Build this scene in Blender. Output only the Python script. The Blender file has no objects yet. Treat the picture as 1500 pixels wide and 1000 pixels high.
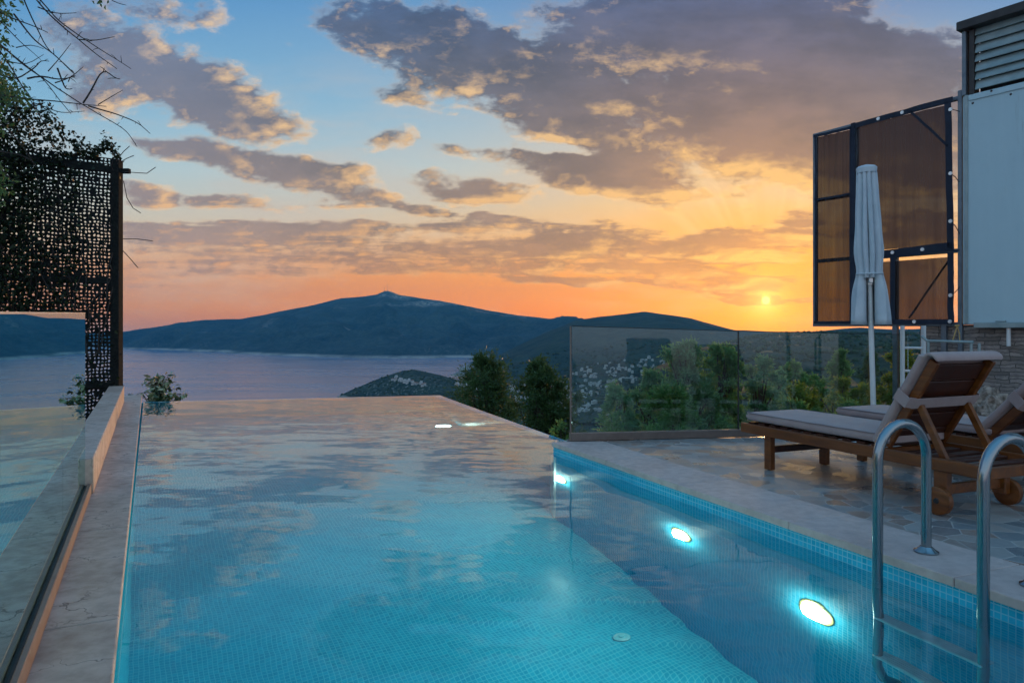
import bpy, bmesh, math, random
import numpy as np
from mathutils import Vector, Matrix, noise

rad = math.radians
scene = bpy.context.scene
COL = scene.collection
F = 25.0 / 36.0 * 1500.0          # focal length in pixels of the 1500 px wide photograph
CAMZ = 1.10
HORIZON = 480.0


def P(px, py, Y):
    """world point at depth Y that the photograph shows at (px, py)"""
    return Vector(((px - 750.0) / F * Y, Y, CAMZ - (py - HORIZON) / F * Y))


def srgb(r, g, b, a=1.0):
    def c(x):
        x = x / 255.0
        return x / 12.92 if x <= 0.04045 else ((x + 0.055) / 1.055) ** 2.4
    return (c(r), c(g), c(b), a)


# ----------------------------------------------------------------------------- node helpers
class E:
    """tiny expression wrapper round Math nodes"""
    def __init__(s, t, k):
        s.t, s.k = t, k

    def _m(s, op, *a):
        n = s.t.nodes.new('ShaderNodeMath')
        n.operation = op
        for i, x in enumerate(a):
            put(s.t, x, n.inputs[i])
        return E(s.t, n.outputs[0])

    def __add__(s, o): return s._m('ADD', s, o)
    def __radd__(s, o): return s._m('ADD', o, s)
    def __sub__(s, o): return s._m('SUBTRACT', s, o)
    def __rsub__(s, o): return s._m('SUBTRACT', o, s)
    def __mul__(s, o): return s._m('MULTIPLY', s, o)
    def __rmul__(s, o): return s._m('MULTIPLY', o, s)
    def __truediv__(s, o): return s._m('DIVIDE', s, o)
    def __pow__(s, o): return s._m('POWER', s, o)
    def max(s, o): return s._m('MAXIMUM', s, o)
    def min(s, o): return s._m('MINIMUM', s, o)
    def exp(s): return s._m('EXPONENT', s)
    def sqrt(s): return s._m('SQRT', s)
    def atan2(s, o): return s._m('ARCTAN2', s, o)
    def clamp(s): return s.max(0.0).min(1.0)

    def smooth(s, a, b, lo=0.0, hi=1.0):
        n = s.t.nodes.new('ShaderNodeMapRange')
        n.interpolation_type = 'SMOOTHSTEP'
        put(s.t, s, n.inputs['Value'])
        n.inputs['From Min'].default_value = a
        n.inputs['From Max'].default_value = b
        n.inputs['To Min'].default_value = lo
        n.inputs['To Max'].default_value = hi
        return E(s.t, n.outputs['Result'])


def put(t, x, sock):
    if isinstance(x, E):
        t.links.new(x.k, sock)
    elif isinstance(x, bpy.types.NodeSocket):
        t.links.new(x, sock)
    else:
        sock.default_value = x


def vec(t, x, y, z=0.0):
    n = t.nodes.new('ShaderNodeCombineXYZ')
    put(t, x, n.inputs[0]); put(t, y, n.inputs[1]); put(t, z, n.inputs[2])
    return n.outputs[0]


def noise_tex(t, v, scale=1.0, detail=4.0, rough=0.55, dist=0.0, col=False):
    n = t.nodes.new('ShaderNodeTexNoise')
    if v is not None:
        put(t, v, n.inputs['Vector'])
    n.inputs['Scale'].default_value = scale
    n.inputs['Detail'].default_value = detail
    n.inputs['Roughness'].default_value = rough
    n.inputs['Distortion'].default_value = dist
    return n.outputs['Color'] if col else E(t, n.outputs['Fac'])


def ramp(t, f, stops):
    n = t.nodes.new('ShaderNodeValToRGB')
    put(t, f, n.inputs[0])
    el = n.color_ramp.elements
    while len(el) > 1:
        el.remove(el[-1])
    el[0].position, el[0].color = stops[0][0], stops[0][1]
    for p, c in stops[1:]:
        e = el.new(p); e.color = c
    return n.outputs[0]


def mixc(t, f, a, b, mode='MIX'):
    n = t.nodes.new('ShaderNodeMix')
    n.data_type = 'RGBA'; n.blend_type = mode
    put(t, f, n.inputs[0]); put(t, a, n.inputs[6]); put(t, b, n.inputs[7])
    return n.outputs[2]


def new_mat(name):
    m = bpy.data.materials.new(name)
    m.use_nodes = True
    t = m.node_tree
    t.nodes.clear()
    o = t.nodes.new('ShaderNodeOutputMaterial')
    return m, t, o


def principled(t, out, col, rough=0.6, metal=0.0, spec=0.5, bump=None, bump_s=0.3, bump_d=0.01):
    p = t.nodes.new('ShaderNodeBsdfPrincipled')
    put(t, col, p.inputs['Base Color'])
    put(t, rough, p.inputs['Roughness'])
    p.inputs['Metallic'].default_value = metal
    p.inputs['Specular IOR Level'].default_value = spec
    if bump is not None:
        b = t.nodes.new('ShaderNodeBump')
        b.inputs['Strength'].default_value = bump_s
        b.inputs['Distance'].default_value = bump_d
        put(t, bump, b.inputs['Height'])
        t.links.new(b.outputs[0], p.inputs['Normal'])
    t.links.new(p.outputs[0], out.inputs['Surface'])
    return p


def coords(t, kind='Object', scale=(1, 1, 1), rot=(0, 0, 0)):
    c = t.nodes.new('ShaderNodeTexCoord')
    m = t.nodes.new('ShaderNodeMapping')
    t.links.new(c.outputs[kind], m.inputs[0])
    m.inputs['Scale'].default_value = scale
    m.inputs['Rotation'].default_value = rot
    return m.outputs[0]


def mat_noise(name, c1, c2, scale=8, rough=0.6, metal=0.0, bump_s=0.2, detail=5, stretch=(1, 1, 1), lo=0.3, hi=0.7, spec=0.5, bump_d=0.01):
    m, t, o = new_mat(name)
    v = coords(t, 'Object', stretch)
    n = noise_tex(t, v, scale, detail, 0.6)
    col = ramp(t, n, [(lo, c1), (hi, c2)])
    principled(t, o, col, rough, metal, spec, n if bump_s > 0 else None, bump_s, bump_d)
    return m


# ----------------------------------------------------------------------------- mesh helpers
class MB:
    def __init__(s):
        s.v, s.f, s.m, s.uv = [], [], [], {}

    def face(s, pts, m=0, uv=None):
        i = len(s.v)
        s.v += [tuple(p) for p in pts]
        s.f.append(tuple(range(i, i + len(pts))))
        s.m.append(m)
        if uv is not None:
            s.uv[len(s.f) - 1] = uv

    def add(s, verts, faces, m=0):
        i = len(s.v)
        s.v += [tuple(p) for p in verts]
        for f in faces:
            s.f.append(tuple(i + k for k in f)); s.m.append(m)

    def box(s, c, size, ax=None, bevel=0.0, m=0, seg=1):
        c = Vector(c)
        X, Y, Z = ax or (Vector((1, 0, 0)), Vector((0, 1, 0)), Vector((0, 0, 1)))
        X, Y, Z = Vector(X), Vector(Y), Vector(Z)
        bm = bmesh.new()
        bmesh.ops.create_cube(bm, size=1.0)
        for q in bm.verts:
            q.co = Vector((q.co.x * size[0], q.co.y * size[1], q.co.z * size[2]))
        if bevel > 0:
            bmesh.ops.bevel(bm, geom=bm.edges[:], offset=bevel, segments=seg, affect='EDGES', profile=0.6)
        bm.verts.index_update()
        s.add([c + X * q.co.x + Y * q.co.y + Z * q.co.z for q in bm.verts], [[q.index for q in f.verts] for f in bm.faces], m)
        bm.free()

    def bar(s, a, b, w, h, up=(0, 0, 1), bevel=0.0, m=0):
        """box from a to b, w across, h along up"""
        a, b = Vector(a), Vector(b)
        X = (b - a).normalized(); U = Vector(up)
        Y = U.cross(X)
        if Y.length < 1e-5:
            Y = Vector((1, 0, 0)).cross(X)
        Y.normalize(); Z = X.cross(Y)
        s.box((a + b) / 2, ((b - a).length, w, h), (X, Y, Z), bevel, m)

    def tube(s, pts, r, n=8, m=0, cap=True):
        pts = [Vector(p) for p in pts]
        rs = r if isinstance(r, (list, tuple)) else [r] * len(pts)
        rings, ref = [], None
        base = len(s.v)
        for i, p in enumerate(pts):
            d = (pts[min(i + 1, len(pts) - 1)] - pts[max(i - 1, 0)]).normalized()
            if ref is None:
                ref = Vector((0, 0, 1)) if abs(d.z) < 0.9 else Vector((1, 0, 0))
            ref = (ref - d * ref.dot(d))
            if ref.length < 1e-6:
                ref = d.orthogonal()
            ref.normalize()
            w = d.cross(ref)
            for k in range(n):
                a = 2 * math.pi * k / n
                s.v.append(tuple(p + (ref * math.cos(a) + w * math.sin(a)) * rs[i]))
        for i in range(len(pts) - 1):
            for k in range(n):
                a, b = base + i * n + k, base + i * n + (k + 1) % n
                s.f.append((a, b, b + n, a + n)); s.m.append(m)
        if cap:
            s.f.append(tuple(base + k for k in reversed(range(n)))); s.m.append(m)
            e = base + (len(pts) - 1) * n
            s.f.append(tuple(e + k for k in range(n))); s.m.append(m)

    def prism(s, poly, z0, z1, m=0):
        """flat polygon (list of xy, counter-clockwise) between two heights"""
        n = len(poly)
        i = len(s.v)
        s.v += [(x, y, z0) for x, y in poly] + [(x, y, z1) for x, y in poly]
        s.f.append(tuple(i + k for k in reversed(range(n)))); s.m.append(m)
        s.f.append(tuple(i + n + k for k in range(n))); s.m.append(m)
        for k in range(n):
            a, b = i + k, i + (k + 1) % n
            s.f.append((a, b, b + n, a + n)); s.m.append(m)

    def build(s, name, mats, parent=None, smooth=False, loc=None, local=False):
        me = bpy.data.meshes.new(name)
        v = s.v
        root = parent
        if parent is not None and not local:
            while root.parent is not None:
                root = root.parent
            inv = (Matrix.Translation(root.location) @ root.rotation_euler.to_matrix().to_4x4()).inverted()
            v = [tuple(inv @ Vector(p)) for p in v]
        if loc is not None:
            v = [(p[0] - loc[0], p[1] - loc[1], p[2] - loc[2]) for p in v]
        me.from_pydata(v, [], s.f)
        for q in (mats if isinstance(mats, (list, tuple)) else [mats]):
            me.materials.append(q)
        me.polygons.foreach_set('material_index', s.m)
        if s.uv:
            ul = me.uv_layers.new(name='UVMap')
            for fi, uvs in s.uv.items():
                for li, q in zip(me.polygons[fi].loop_indices, uvs):
                    ul.data[li].uv = q
        if smooth:
            me.polygons.foreach_set('use_smooth', [True] * len(me.polygons))
            try:
                me.set_sharp_from_angle(angle=rad(40))
            except Exception:
                pass
        me.update()
        o = bpy.data.objects.new(name, me)
        COL.objects.link(o)
        if parent is not None:
            o.parent = parent
        if loc is not None:
            o.location = loc
        return o


def thing(name, label, cat, loc=(0, 0, 0), rotz=0.0, group=None):
    o = bpy.data.objects.new(name, None)
    COL.objects.link(o)
    o.empty_display_size = 0.2
    o.location = loc; o.rotation_euler = (0, 0, rotz)
    o['label'] = label; o['category'] = cat
    if group:
        o['group'] = group
    return o


def tag(o, label, cat, group=None):
    o['label'] = label; o['category'] = cat
    if group:
        o['group'] = group
    return o


def struct(o):
    o['kind'] = 'structure'
    return o


def copy_thing(root, loc, rotz, label=None):
    r = root.copy(); COL.objects.link(r)
    r.location = loc; r.rotation_euler = (0, 0, rotz)
    if label:
        r['label'] = label
    for ch in list(root.children):
        c = ch.copy(); COL.objects.link(c); c.parent = r
        for g in list(ch.children):
            d = g.copy(); COL.objects.link(d); d.parent = c
    return r


def leaf_obj(name, mat, parent, cen, dirs, size, ratio=0.42, rng=None, fold=0.25, loc=None):
    """one mesh of many small folded leaves: cen (n,3), dirs (n,3) leaf axes, size (n,)"""
    n = len(cen)
    rng = rng or np.random.default_rng(1)
    d = dirs / (np.linalg.norm(dirs, axis=1, keepdims=True) + 1e-9)
    r = rng.normal(size=(n, 3))
    w = np.cross(d, r); w /= (np.linalg.norm(w, axis=1, keepdims=True) + 1e-9)
    u = np.cross(d, w)
    s = size[:, None]
    base, tip = cen, cen + d * s
    mid = cen + d * s * 0.45
    L = mid + w * s * ratio * 0.5 + u * s * fold * ratio
    R = mid - w * s * ratio * 0.5 + u * s * fold * ratio
    V = np.stack([base, L, tip, R], axis=1).reshape(-1, 3)
    if parent is not None:
        root = parent
        while root.parent is not None:
            root = root.parent
        V = V - np.array(root.location)
    if loc is not None:
        V = V - np.array(loc)
    idx = np.arange(n) * 4
    tris = np.stack([idx, idx + 1, idx + 2, idx, idx + 2, idx + 3], axis=1).reshape(-1)
    me = bpy.data.meshes.new(name)
    me.vertices.add(len(V)); me.vertices.foreach_set('co', V.astype(np.float32).ravel())
    me.loops.add(len(tris)); me.loops.foreach_set('vertex_index', tris.astype(np.int32))
    me.polygons.add(2 * n)
    me.polygons.foreach_set('loop_start', (np.arange(2 * n) * 3).astype(np.int32))
    me.polygons.foreach_set('loop_total', np.full(2 * n, 3, dtype=np.int32))
    me.materials.append(mat)
    me.update(); me.validate()
    o = bpy.data.objects.new(name, me)
    COL.objects.link(o)
    if parent is not None:
        o.parent = parent
    if loc is not None:
        o.location = loc
    return o


# ----------------------------------------------------------------------------- materials
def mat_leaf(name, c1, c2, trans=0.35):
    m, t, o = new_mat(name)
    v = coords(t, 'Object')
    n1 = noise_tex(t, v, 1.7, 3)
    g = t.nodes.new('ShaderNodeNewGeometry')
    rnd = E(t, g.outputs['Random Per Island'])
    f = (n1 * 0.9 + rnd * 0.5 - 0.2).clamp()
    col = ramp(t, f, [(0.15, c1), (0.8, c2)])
    p = t.nodes.new('ShaderNodeBsdfPrincipled')
    put(t, col, p.inputs['Base Color'])
    p.inputs['Roughness'].default_value = 0.5
    p.inputs['Specular IOR Level'].default_value = 0.3
    tr = t.nodes.new('ShaderNodeBsdfTranslucent')
    put(t, mixc(t, 0.5, col, (c2[0] * 1.5, c2[1] * 1.6, c2[2], 1)), tr.inputs[0])
    mx = t.nodes.new('ShaderNodeMixShader')
    mx.inputs[0].default_value = trans
    t.links.new(p.outputs[0], mx.inputs[1]); t.links.new(tr.outputs[0], mx.inputs[2])
    t.links.new(mx.outputs[0], o.inputs['Surface'])
    return m


def mat_tiles(name, c1, c2, grout, size=0.03, mort=0.0025, rough=0.25):
    m, t, o = new_mat(name)
    v = coords(t, 'UV')
    b = t.nodes.new('ShaderNodeTexBrick')
    b.offset = 0.0; b.squash = 1.0
    t.links.new(v, b.inputs['Vector'])
    b.inputs['Color1'].default_value = c1
    b.inputs['Color2'].default_value = c2
    b.inputs['Mortar'].default_value = grout
    b.inputs['Scale'].default_value = 1.0
    b.inputs['Mortar Size'].default_value = mort
    b.inputs['Mortar Smooth'].default_value = 0.2
    b.inputs['Brick Width'].default_value = size
    b.inputs['Row Height'].default_value = size
    n = noise_tex(t, v, 1.3, 4)
    col = mixc(t, n.smooth(0.3, 0.75, 0.0, 0.35), b.outputs['Color'], (c1[0] * .6, c1[1] * .7, c1[2] * .75, 1))
    principled(t, o, col, rough, 0.0, 0.08, E(t, b.outputs['Fac']) * -1.0, 0.3, 0.002)
    return m


def mat_wood(name, c1, c2, c3):
    m, t, o = new_mat(name)
    v = coords(t, 'Object', (1.5, 22, 22))
    n = noise_tex(t, v, 1.0, 6, 0.65, 0.6)
    v2 = coords(t, 'Object', (3, 3, 3))
    n2 = noise_tex(t, v2, 1.0, 3)
    col = mixc(t, n2.smooth(0.35, 0.7), ramp(t, n, [(0.3, c1), (0.7, c2)]), ramp(t, n, [(0.3, c1), (0.7, c3)]))
    principled(t, o, col, n.smooth(0.2, 0.8, 0.28, 0.5), 0, 0.5, n, 0.15, 0.004)
    return m


def mat_fabric(name, c1, c2, rough=0.9):
    m, t, o = new_mat(name)
    v = coords(t, 'Object')
    n = noise_tex(t, v, 6.0, 5, 0.6)
    fine = noise_tex(t, v, 420.0, 2)
    col = ramp(t, n, [(0.3, c1), (0.7, c2)])
    p = principled(t, o, col, rough, 0, 0.2, n * 0.8 + fine * 0.15, 0.35, 0.02)
    p.inputs['Sheen Weight'].default_value = 0.2
    return m


M = {}
M['leaf_dark'] = mat_leaf('leaf_dark', (.03, .065, .024, 1), (.08, .14, .045, 1), 0.3)
M['leaf_mid'] = mat_leaf('leaf_mid', (.075, .16, .06, 1), (.17, .30, .095, 1), 0.45)
M['leaf_olive'] = mat_leaf('leaf_olive', (.08, .18, .10, 1), (.18, .32, .16, 1), 0.45)
M['leaf_yellow'] = mat_leaf('leaf_yellow', (.08, .13, .02, 1), (.22, .25, .035, 1), 0.5)
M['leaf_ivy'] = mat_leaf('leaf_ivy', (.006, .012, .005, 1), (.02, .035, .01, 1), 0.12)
M['bark'] = mat_noise('bark', (.035, .025, .02, 1), (.1, .075, .055, 1), 14, 0.9, bump_s=0.5, stretch=(1, 1, .25))
M['twig'] = mat_noise('twig', (.02, .015, .012, 1), (.05, .035, .03, 1), 30, 0.9)
M['iron'] = mat_noise('iron', (.008, .010, .011, 1), (.02, .022, .02, 1), 25, 0.85, bump_s=0.2, spec=0.1)
M['tile_wall'] = mat_tiles('tile_wall', (.012, .37, .56, 1), (.04, .48, .68, 1), (.26, .60, .72, 1))
M['tile_floor'] = mat_tiles('tile_floor', (.003, .31, .45, 1), (.009, .40, .54, 1), (.08, .52, .61, 1))
M['wood'] = mat_wood('wood', (.085, .021, .004, 1), (.265, .078, .011, 1), (.175, .05, .008, 1))
M['wood_dark'] = mat_wood('wood_dark', (.03, .009, .006, 1), (.09, .024, .011, 1), (.06, .016, .009, 1))
M['cushion'] = mat_fabric('cushion', (.33, .235, .225, 1), (.40, .295, .275, 1))
M['cushion_trim'] = mat_fabric('cushion_trim', (.20, .15, .155, 1), (.25, .19, .19, 1))
M['canopy'] = mat_fabric('canopy', (.42, .49, .54, 1), (.54, .60, .64, 1))
M['paint_white'] = mat_noise('paint_white', (.55, .57, .57, 1), (.68, .69, .68, 1), 6, 0.4, bump_s=0.05)
M['strap'] = mat_fabric('strap', (.010, .014, .028, 1), (.022, .03, .05, 1), 0.7)
M['grommet'] = mat_noise('grommet', (.6, .6, .6, 1), (.75, .74, .72, 1), 20, 0.3, 0.6, 0.0)
M['frame_metal'] = mat_noise('frame_metal', (.10, .13, .16, 1), (.17, .2, .23, 1), 12, 0.45, 0.5, 0.05)
M['channel'] = mat_noise('channel', (.16, .115, .095, 1), (.22, .165, .14, 1), 9, 0.45, 0.3, 0.05)
M['seal'] = mat_noise('seal', (.012, .012, .013, 1), (.03, .03, .03, 1), 20, 0.6)
M['cap_dark'] = mat_noise('cap_dark', (.018, .016, .016, 1), (.04, .035, .035, 1), 9, 0.6)
M['louvre'] = mat_noise('louvre', (.20, .27, .28, 1), (.32, .38, .38, 1), 7, 0.4, 0.2, 0.1)
M['edge_glint'] = mat_noise('edge_glint', (.42, .36, .34, 1), (.52, .45, .42, 1), 10, .4, bump_s=0)  # pinkish light along the glass edge, put into a pale colour
M['rope'] = mat_noise('rope', (.35, .22, .08, 1), (.55, .36, .14, 1), 60, 0.9)
M['rubber'] = mat_noise('rubber', (.02, .02, .02, 1), (.04, .04, .04, 1), 30, 0.8)


def mk_steel():
    m, t, o = new_mat('steel')
    v = coords(t, 'Object', (1, 1, 1))
    n = noise_tex(t, v, 35, 4)
    principled(t, o, (.27, .31, .33, 1), n.smooth(.3, .7, .16, .21), 1.0, 0.5)
    return m


M['steel'] = mk_steel()


def mk_glass(name, col, rough=0.0, ior=1.5):
    m, t, o = new_mat(name)
    g = t.nodes.new('ShaderNodeBsdfGlass')
    g.inputs['Color'].default_value = col
    g.inputs['Roughness'].default_value = rough
    g.inputs['IOR'].default_value = ior
    t.links.new(g.outputs[0], o.inputs['Surface'])
    return m


M['glass'] = mk_glass('glass', (.90, .965, .95, 1))
M['glass_reflective'] = mk_glass('glass_reflective', (.86, .95, .94, 1), 0.0, 1.95)


def mk_water():
    m, t, o = new_mat('water')
    g = t.nodes.new('ShaderNodeBsdfGlass')
    g.inputs['Color'].default_value = (.93, .99, 1.0, 1)
    g.inputs['Roughness'].default_value = 0.0
    g.inputs['IOR'].default_value = 1.333
    t.links.new(g.outputs[0], o.inputs['Surface'])
    return m




def coat(m):
    t = m.node_tree
    o = [n for n in t.nodes if n.type == 'OUTPUT_MATERIAL'][0]
    g = [n for n in t.nodes if n.type == 'BSDF_GLASS'][0]
    gl = t.nodes.new('ShaderNodeBsdfAnisotropic'); gl.inputs['Roughness'].default_value = 0.0
    gl.inputs['Color'].default_value = (.62, .90, .92, 1)
    mx = t.nodes.new('ShaderNodeMixShader'); mx.inputs[0].default_value = .75
    t.links.new(g.outputs[0], mx.inputs[1]); t.links.new(gl.outputs[0], mx.inputs[2]); t.links.new(mx.outputs[0], o.inputs['Surface'])


coat(M['glass_reflective'])
M['water'] = mk_water()


def mk_sea():
    m, t, o = new_mat('sea')
    v = coords(t, 'Object', (.0012, .005, 1))
    n = noise_tex(t, v, 1.0, 6)
    v2 = coords(t, 'Object', (.05, .1, 1))
    n2 = noise_tex(t, v2, 1.0, 4)
    principled(t, o, ramp(t, n, [(.3, (.08, .16, .26, 1)), (.7, (.095, .18, .285, 1))]), n.smooth(.3, .7, .19, .29), 0, 0.38)
    return m


M['sea'] = mk_sea()


def mk_hill(name, c1, c2, c3, scale, rock=0.68):
    m, t, o = new_mat(name)
    v = coords(t, 'Object', (1, 1, 1.5))
    n = noise_tex(t, v, scale, 8, 0.65)
    n2 = noise_tex(t, v, scale * 0.23, 5, 0.6)
    n3 = noise_tex(t, v, scale * 9, 3, 0.7)
    col = ramp(t, n * 0.55 + n3 * 0.45, [(0.35, c1), (0.62, c2)])
    col = mixc(t, n2.smooth(rock - .09, rock) * n3.smooth(.42, .56) * .8, col, c3)
    gp = t.nodes.new('ShaderNodeNewGeometry'); sp = t.nodes.new('ShaderNodeSeparateXYZ'); t.links.new(gp.outputs['Position'], sp.inputs[0])
    shore = E(t, sp.outputs[2]).smooth(-193, -180, 1, 0) * n.smooth(.35, .6, .2, 1)
    vil = E(t, sp.outputs[2]).smooth(-185, -95, 1, 0) * noise_tex(t, v, scale * 14, 2, .6).smooth(.60, .66) * n2.smooth(.45, .58)
    col = mixc(t, vil * .8, col, (.5, .48, .45, 1))
    col = mixc(t, shore, col, (.42, .38, .33, 1))
    principled(t, o, col, 0.95, 0, 0.1, n3, 0.9, 3.0)
    return m


M['hill_far'] = mk_hill('hill_far', (.010, .030, .034, 1), (.07, .10, .09, 1), (.42, .38, .32, 1), 0.004)
M['hill_mid'] = mk_hill('hill_mid', (.014, .028, .02, 1), (.06, .08, .055, 1), (.34, .30, .24, 1), 0.009, .80)
M['hill_near'] = mk_hill('hill_near', (.02, .032, .012, 1), (.07, .08, .035, 1), (.24, .2, .15, 1), 0.06)


def mk_stone_slab(name, c1, c2, c3, sx=1.0, ck=.75):
    """pale limestone with fine cracks and darker stains"""
    m, t, o = new_mat(name)
    v = coords(t, 'Object')
    n = noise_tex(t, v, 2.3, 6, 0.6)
    n2 = noise_tex(t, v, 14, 5, 0.6)
    col = ramp(t, n, [(0.3, c1), (0.5, c2), (0.72, c3)])
    vo = t.nodes.new('ShaderNodeTexVoronoi')
    vo.feature = 'DISTANCE_TO_EDGE'
    vo.inputs['Scale'].default_value = 2.6 * sx
    va = t.nodes.new('ShaderNodeVectorMath'); va.operation = 'ADD'
    vm = t.nodes.new('ShaderNodeVectorMath'); vm.operation = 'SCALE'
    put(t, noise_tex(t, v, 3.5, 4, 0.6, 0, True), vm.inputs[0]); vm.inputs['Scale'].default_value = 0.55
    put(t, v, va.inputs[0]); put(t, vm.outputs[0], va.inputs[1])
    put(t, va.outputs[0], vo.inputs['Vector'])
    crack = E(t, vo.outputs['Distance']).smooth(0.0, 0.018, 1.0, 0.0) * n.smooth(.42, .6)
    col = mixc(t, n2.smooth(.35, .7, 0, .3), col, (c1[0] * .55, c1[1] * .55, c1[2] * .55, 1))
    col = mixc(t, crack * ck, col, (.07, .055, .05, 1))
    principled(t, o, col, n2.smooth(.3, .7, .38, .6), 0, 0.4, n2 * 0.5 - crack * ck, 0.3, 0.006)
    return m


M['coping'] = mk_stone_slab('coping', (.47, .355, .32, 1), (.55, .43, .39, 1), (.60, .48, .44, 1), 0.3, 0.0)
M['coping_left'] = mk_stone_slab('coping_left', (.34, .24, .19, 1), (.52, .39, .32, 1), (.60, .48, .41, 1), 1.0)


def mk_deck():
    """broken marble mosaic in pale grout"""
    m, t, o = new_mat('broken_marble')
    v = coords(t, 'Object')
    a = t.nodes.new('ShaderNodeTexVoronoi'); a.feature = 'F1'
    b = t.nodes.new('ShaderNodeTexVoronoi'); b.feature = 'DISTANCE_TO_EDGE'
    for q in (a, b):
        q.voronoi_dimensions = '2D'
        q.inputs['Scale'].default_value = 7.0
        q.inputs['Randomness'].default_value = 1.0
        put(t, v, q.inputs['Vector'])
    sep = t.nodes.new('ShaderNodeSeparateColor')
    t.links.new(a.outputs['Color'], sep.inputs[0])
    r = E(t, sep.outputs[0]); g = E(t, sep.outputs[1])
    tile = ramp(t, r, [(0.0, (.10, .125, .14, 1)), (.22, (.25, .26, .26, 1)), (.40, (.29, .19, .15, 1)), (.58, (.14, .18, .20, 1)), (.78, (.37, .345, .32, 1)), (1.0, (.22, .14, .11, 1))])
    veins = noise_tex(t, v, 11, 7, 0.7, 1.2)
    tile = mixc(t, veins.smooth(.4, .7, 0, .3), tile, (.45, .42, .40, 1))
    gr = E(t, b.outputs['Distance']).smooth(0.012, 0.03, 1.0, 0.0)
    col = mixc(t, gr, tile, (.44, .40, .37, 1))
    rough = g.smooth(0, 1, .2, .42) + gr * 0.3 + veins * 0.08
    principled(t, o, col, rough, 0, 0.5, veins * 0.25 - gr, 0.35, 0.004)
    return m


M['deck'] = mk_deck()


def mk_stonewall():
    """rough ledge-stone cladding in thin grey-brown courses"""
    m, t, o = new_mat('ledge_stone')
    v = coords(t, 'UV')
    b = t.nodes.new('ShaderNodeTexBrick')
    b.offset = 0.37; b.offset_frequency = 2; b.squash = 0.6; b.squash_frequency = 3
    va = t.nodes.new('ShaderNodeVectorMath'); va.operation = 'ADD'
    vm = t.nodes.new('ShaderNodeVectorMath'); vm.operation = 'SCALE'
    put(t, noise_tex(t, v, 6, 4, .6, 0, True), vm.inputs[0]); vm.inputs['Scale'].default_value = 0.07
    put(t, v, va.inputs[0]); put(t, vm.outputs[0], va.inputs[1])
    t.links.new(va.outputs[0], b.inputs['Vector'])
    b.inputs['Scale'].default_value = 1.0
    b.inputs['Color1'].default_value = (.17, .14, .12, 1)
    b.inputs['Color2'].default_value = (.36, .30, .27, 1)
    b.inputs['Mortar'].default_value = (.05, .045, .04, 1)
    b.inputs['Mortar Size'].default_value = 0.0028
    b.inputs['Brick Width'].default_value = 0.21
    b.inputs['Row Height'].default_value = 0.036
    n = noise_tex(t, v, 16, 6, .65)
    col = mixc(t, n.smooth(.35, .7, 0, .6), b.outputs['Color'], (.13, .12, .12, 1))
    principled(t, o, col, .85, 0, .3, n * 0.6 - E(t, b.outputs['Fac']), 0.8, 0.02)
    return m


M['stonewall'] = mk_stonewall()


def mk_render_wall():
    m, t, o = new_mat('render_wall')
    v = coords(t, 'Object')
    n = noise_tex(t, v, 1.2, 6, .6)
    st = noise_tex(t, coords(t, 'Object', (6, 6, .5)), 1.0, 5, .6)
    fine = noise_tex(t, v, 60, 3)
    col = ramp(t, n * .6 + st * .4, [(.3, (.36, .49, .54, 1)), (.65, (.44, .57, .61, 1))])
    spot = noise_tex(t, coords(t, 'Object', (9, 9, .9)), 1.0, 6, .7).smooth(.60, .74, 0, .35)
    col = mixc(t, spot, col, (.20, .21, .19, 1))
    principled(t, o, col, n.smooth(.3, .7, .45, .75), 0, .4, n * .6 + fine * .25, .45, .012)
    return m


M['render_wall'] = mk_render_wall()


def mk_shade_cloth():
    m, t, o = new_mat('shade_cloth')
    v = coords(t, 'UV', (14, .35, 1))
    n = noise_tex(t, v, 1.0, 6, .65)
    v2 = coords(t, 'UV', (2.2, .5, 1))
    n2 = noise_tex(t, v2, 1.0, 3)
    d = t.nodes.new('ShaderNodeBsdfDiffuse')
    put(t, ramp(t, n, [(.3, (.10, .082, .08, 1)), (.7, (.20, .165, .158, 1))]), d.inputs[0])
    tl = t.nodes.new('ShaderNodeBsdfTranslucent')
    tl.inputs[0].default_value = (.07, .035, .025, 1)
    tr = t.nodes.new('ShaderNodeBsdfTransparent')
    tr.inputs[0].default_value = (.12, .13, .16, 1)
    a = t.nodes.new('ShaderNodeMixShader'); a.inputs[0].default_value = .45
    t.links.new(d.outputs[0], a.inputs[1]); t.links.new(tl.outputs[0], a.inputs[2])
    b = t.nodes.new('ShaderNodeMixShader')
    put(t, (n * .75 + n2 * .25).smooth(.3, .7, .30, .86), b.inputs[0])
    t.links.new(a.outputs[0], b.inputs[1]); t.links.new(tr.outputs[0], b.inputs[2])
    t.links.new(b.outputs[0], o.inputs['Surface'])
    return m


M['shade_cloth'] = mk_shade_cloth()


def mk_emit(name, col, s):
    m, t, o = new_mat(name)
    e = t.nodes.new('ShaderNodeEmission')
    e.inputs[0].default_value = col; e.inputs[1].default_value = s
    t.links.new(e.outputs[0], o.inputs['Surface'])
    return m


M['lamp_ring'] = mat_noise('lamp_ring', (.62, .50, .18, 1), (.70, .58, .24, 1), 20, .4, bump_s=0)
M['inlet'] = mat_noise('inlet', (.10, .42, .48, 1), (.16, .5, .54, 1), 20, .4, bump_s=0)
M['lamp_dim'] = mk_emit('lamp_dim', (.60, 1.0, .90, 1), 13.0)
M['lamp_lens'] = mk_emit('lamp_lens', (.70, 1.0, .84, 1), 175.0)

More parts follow.
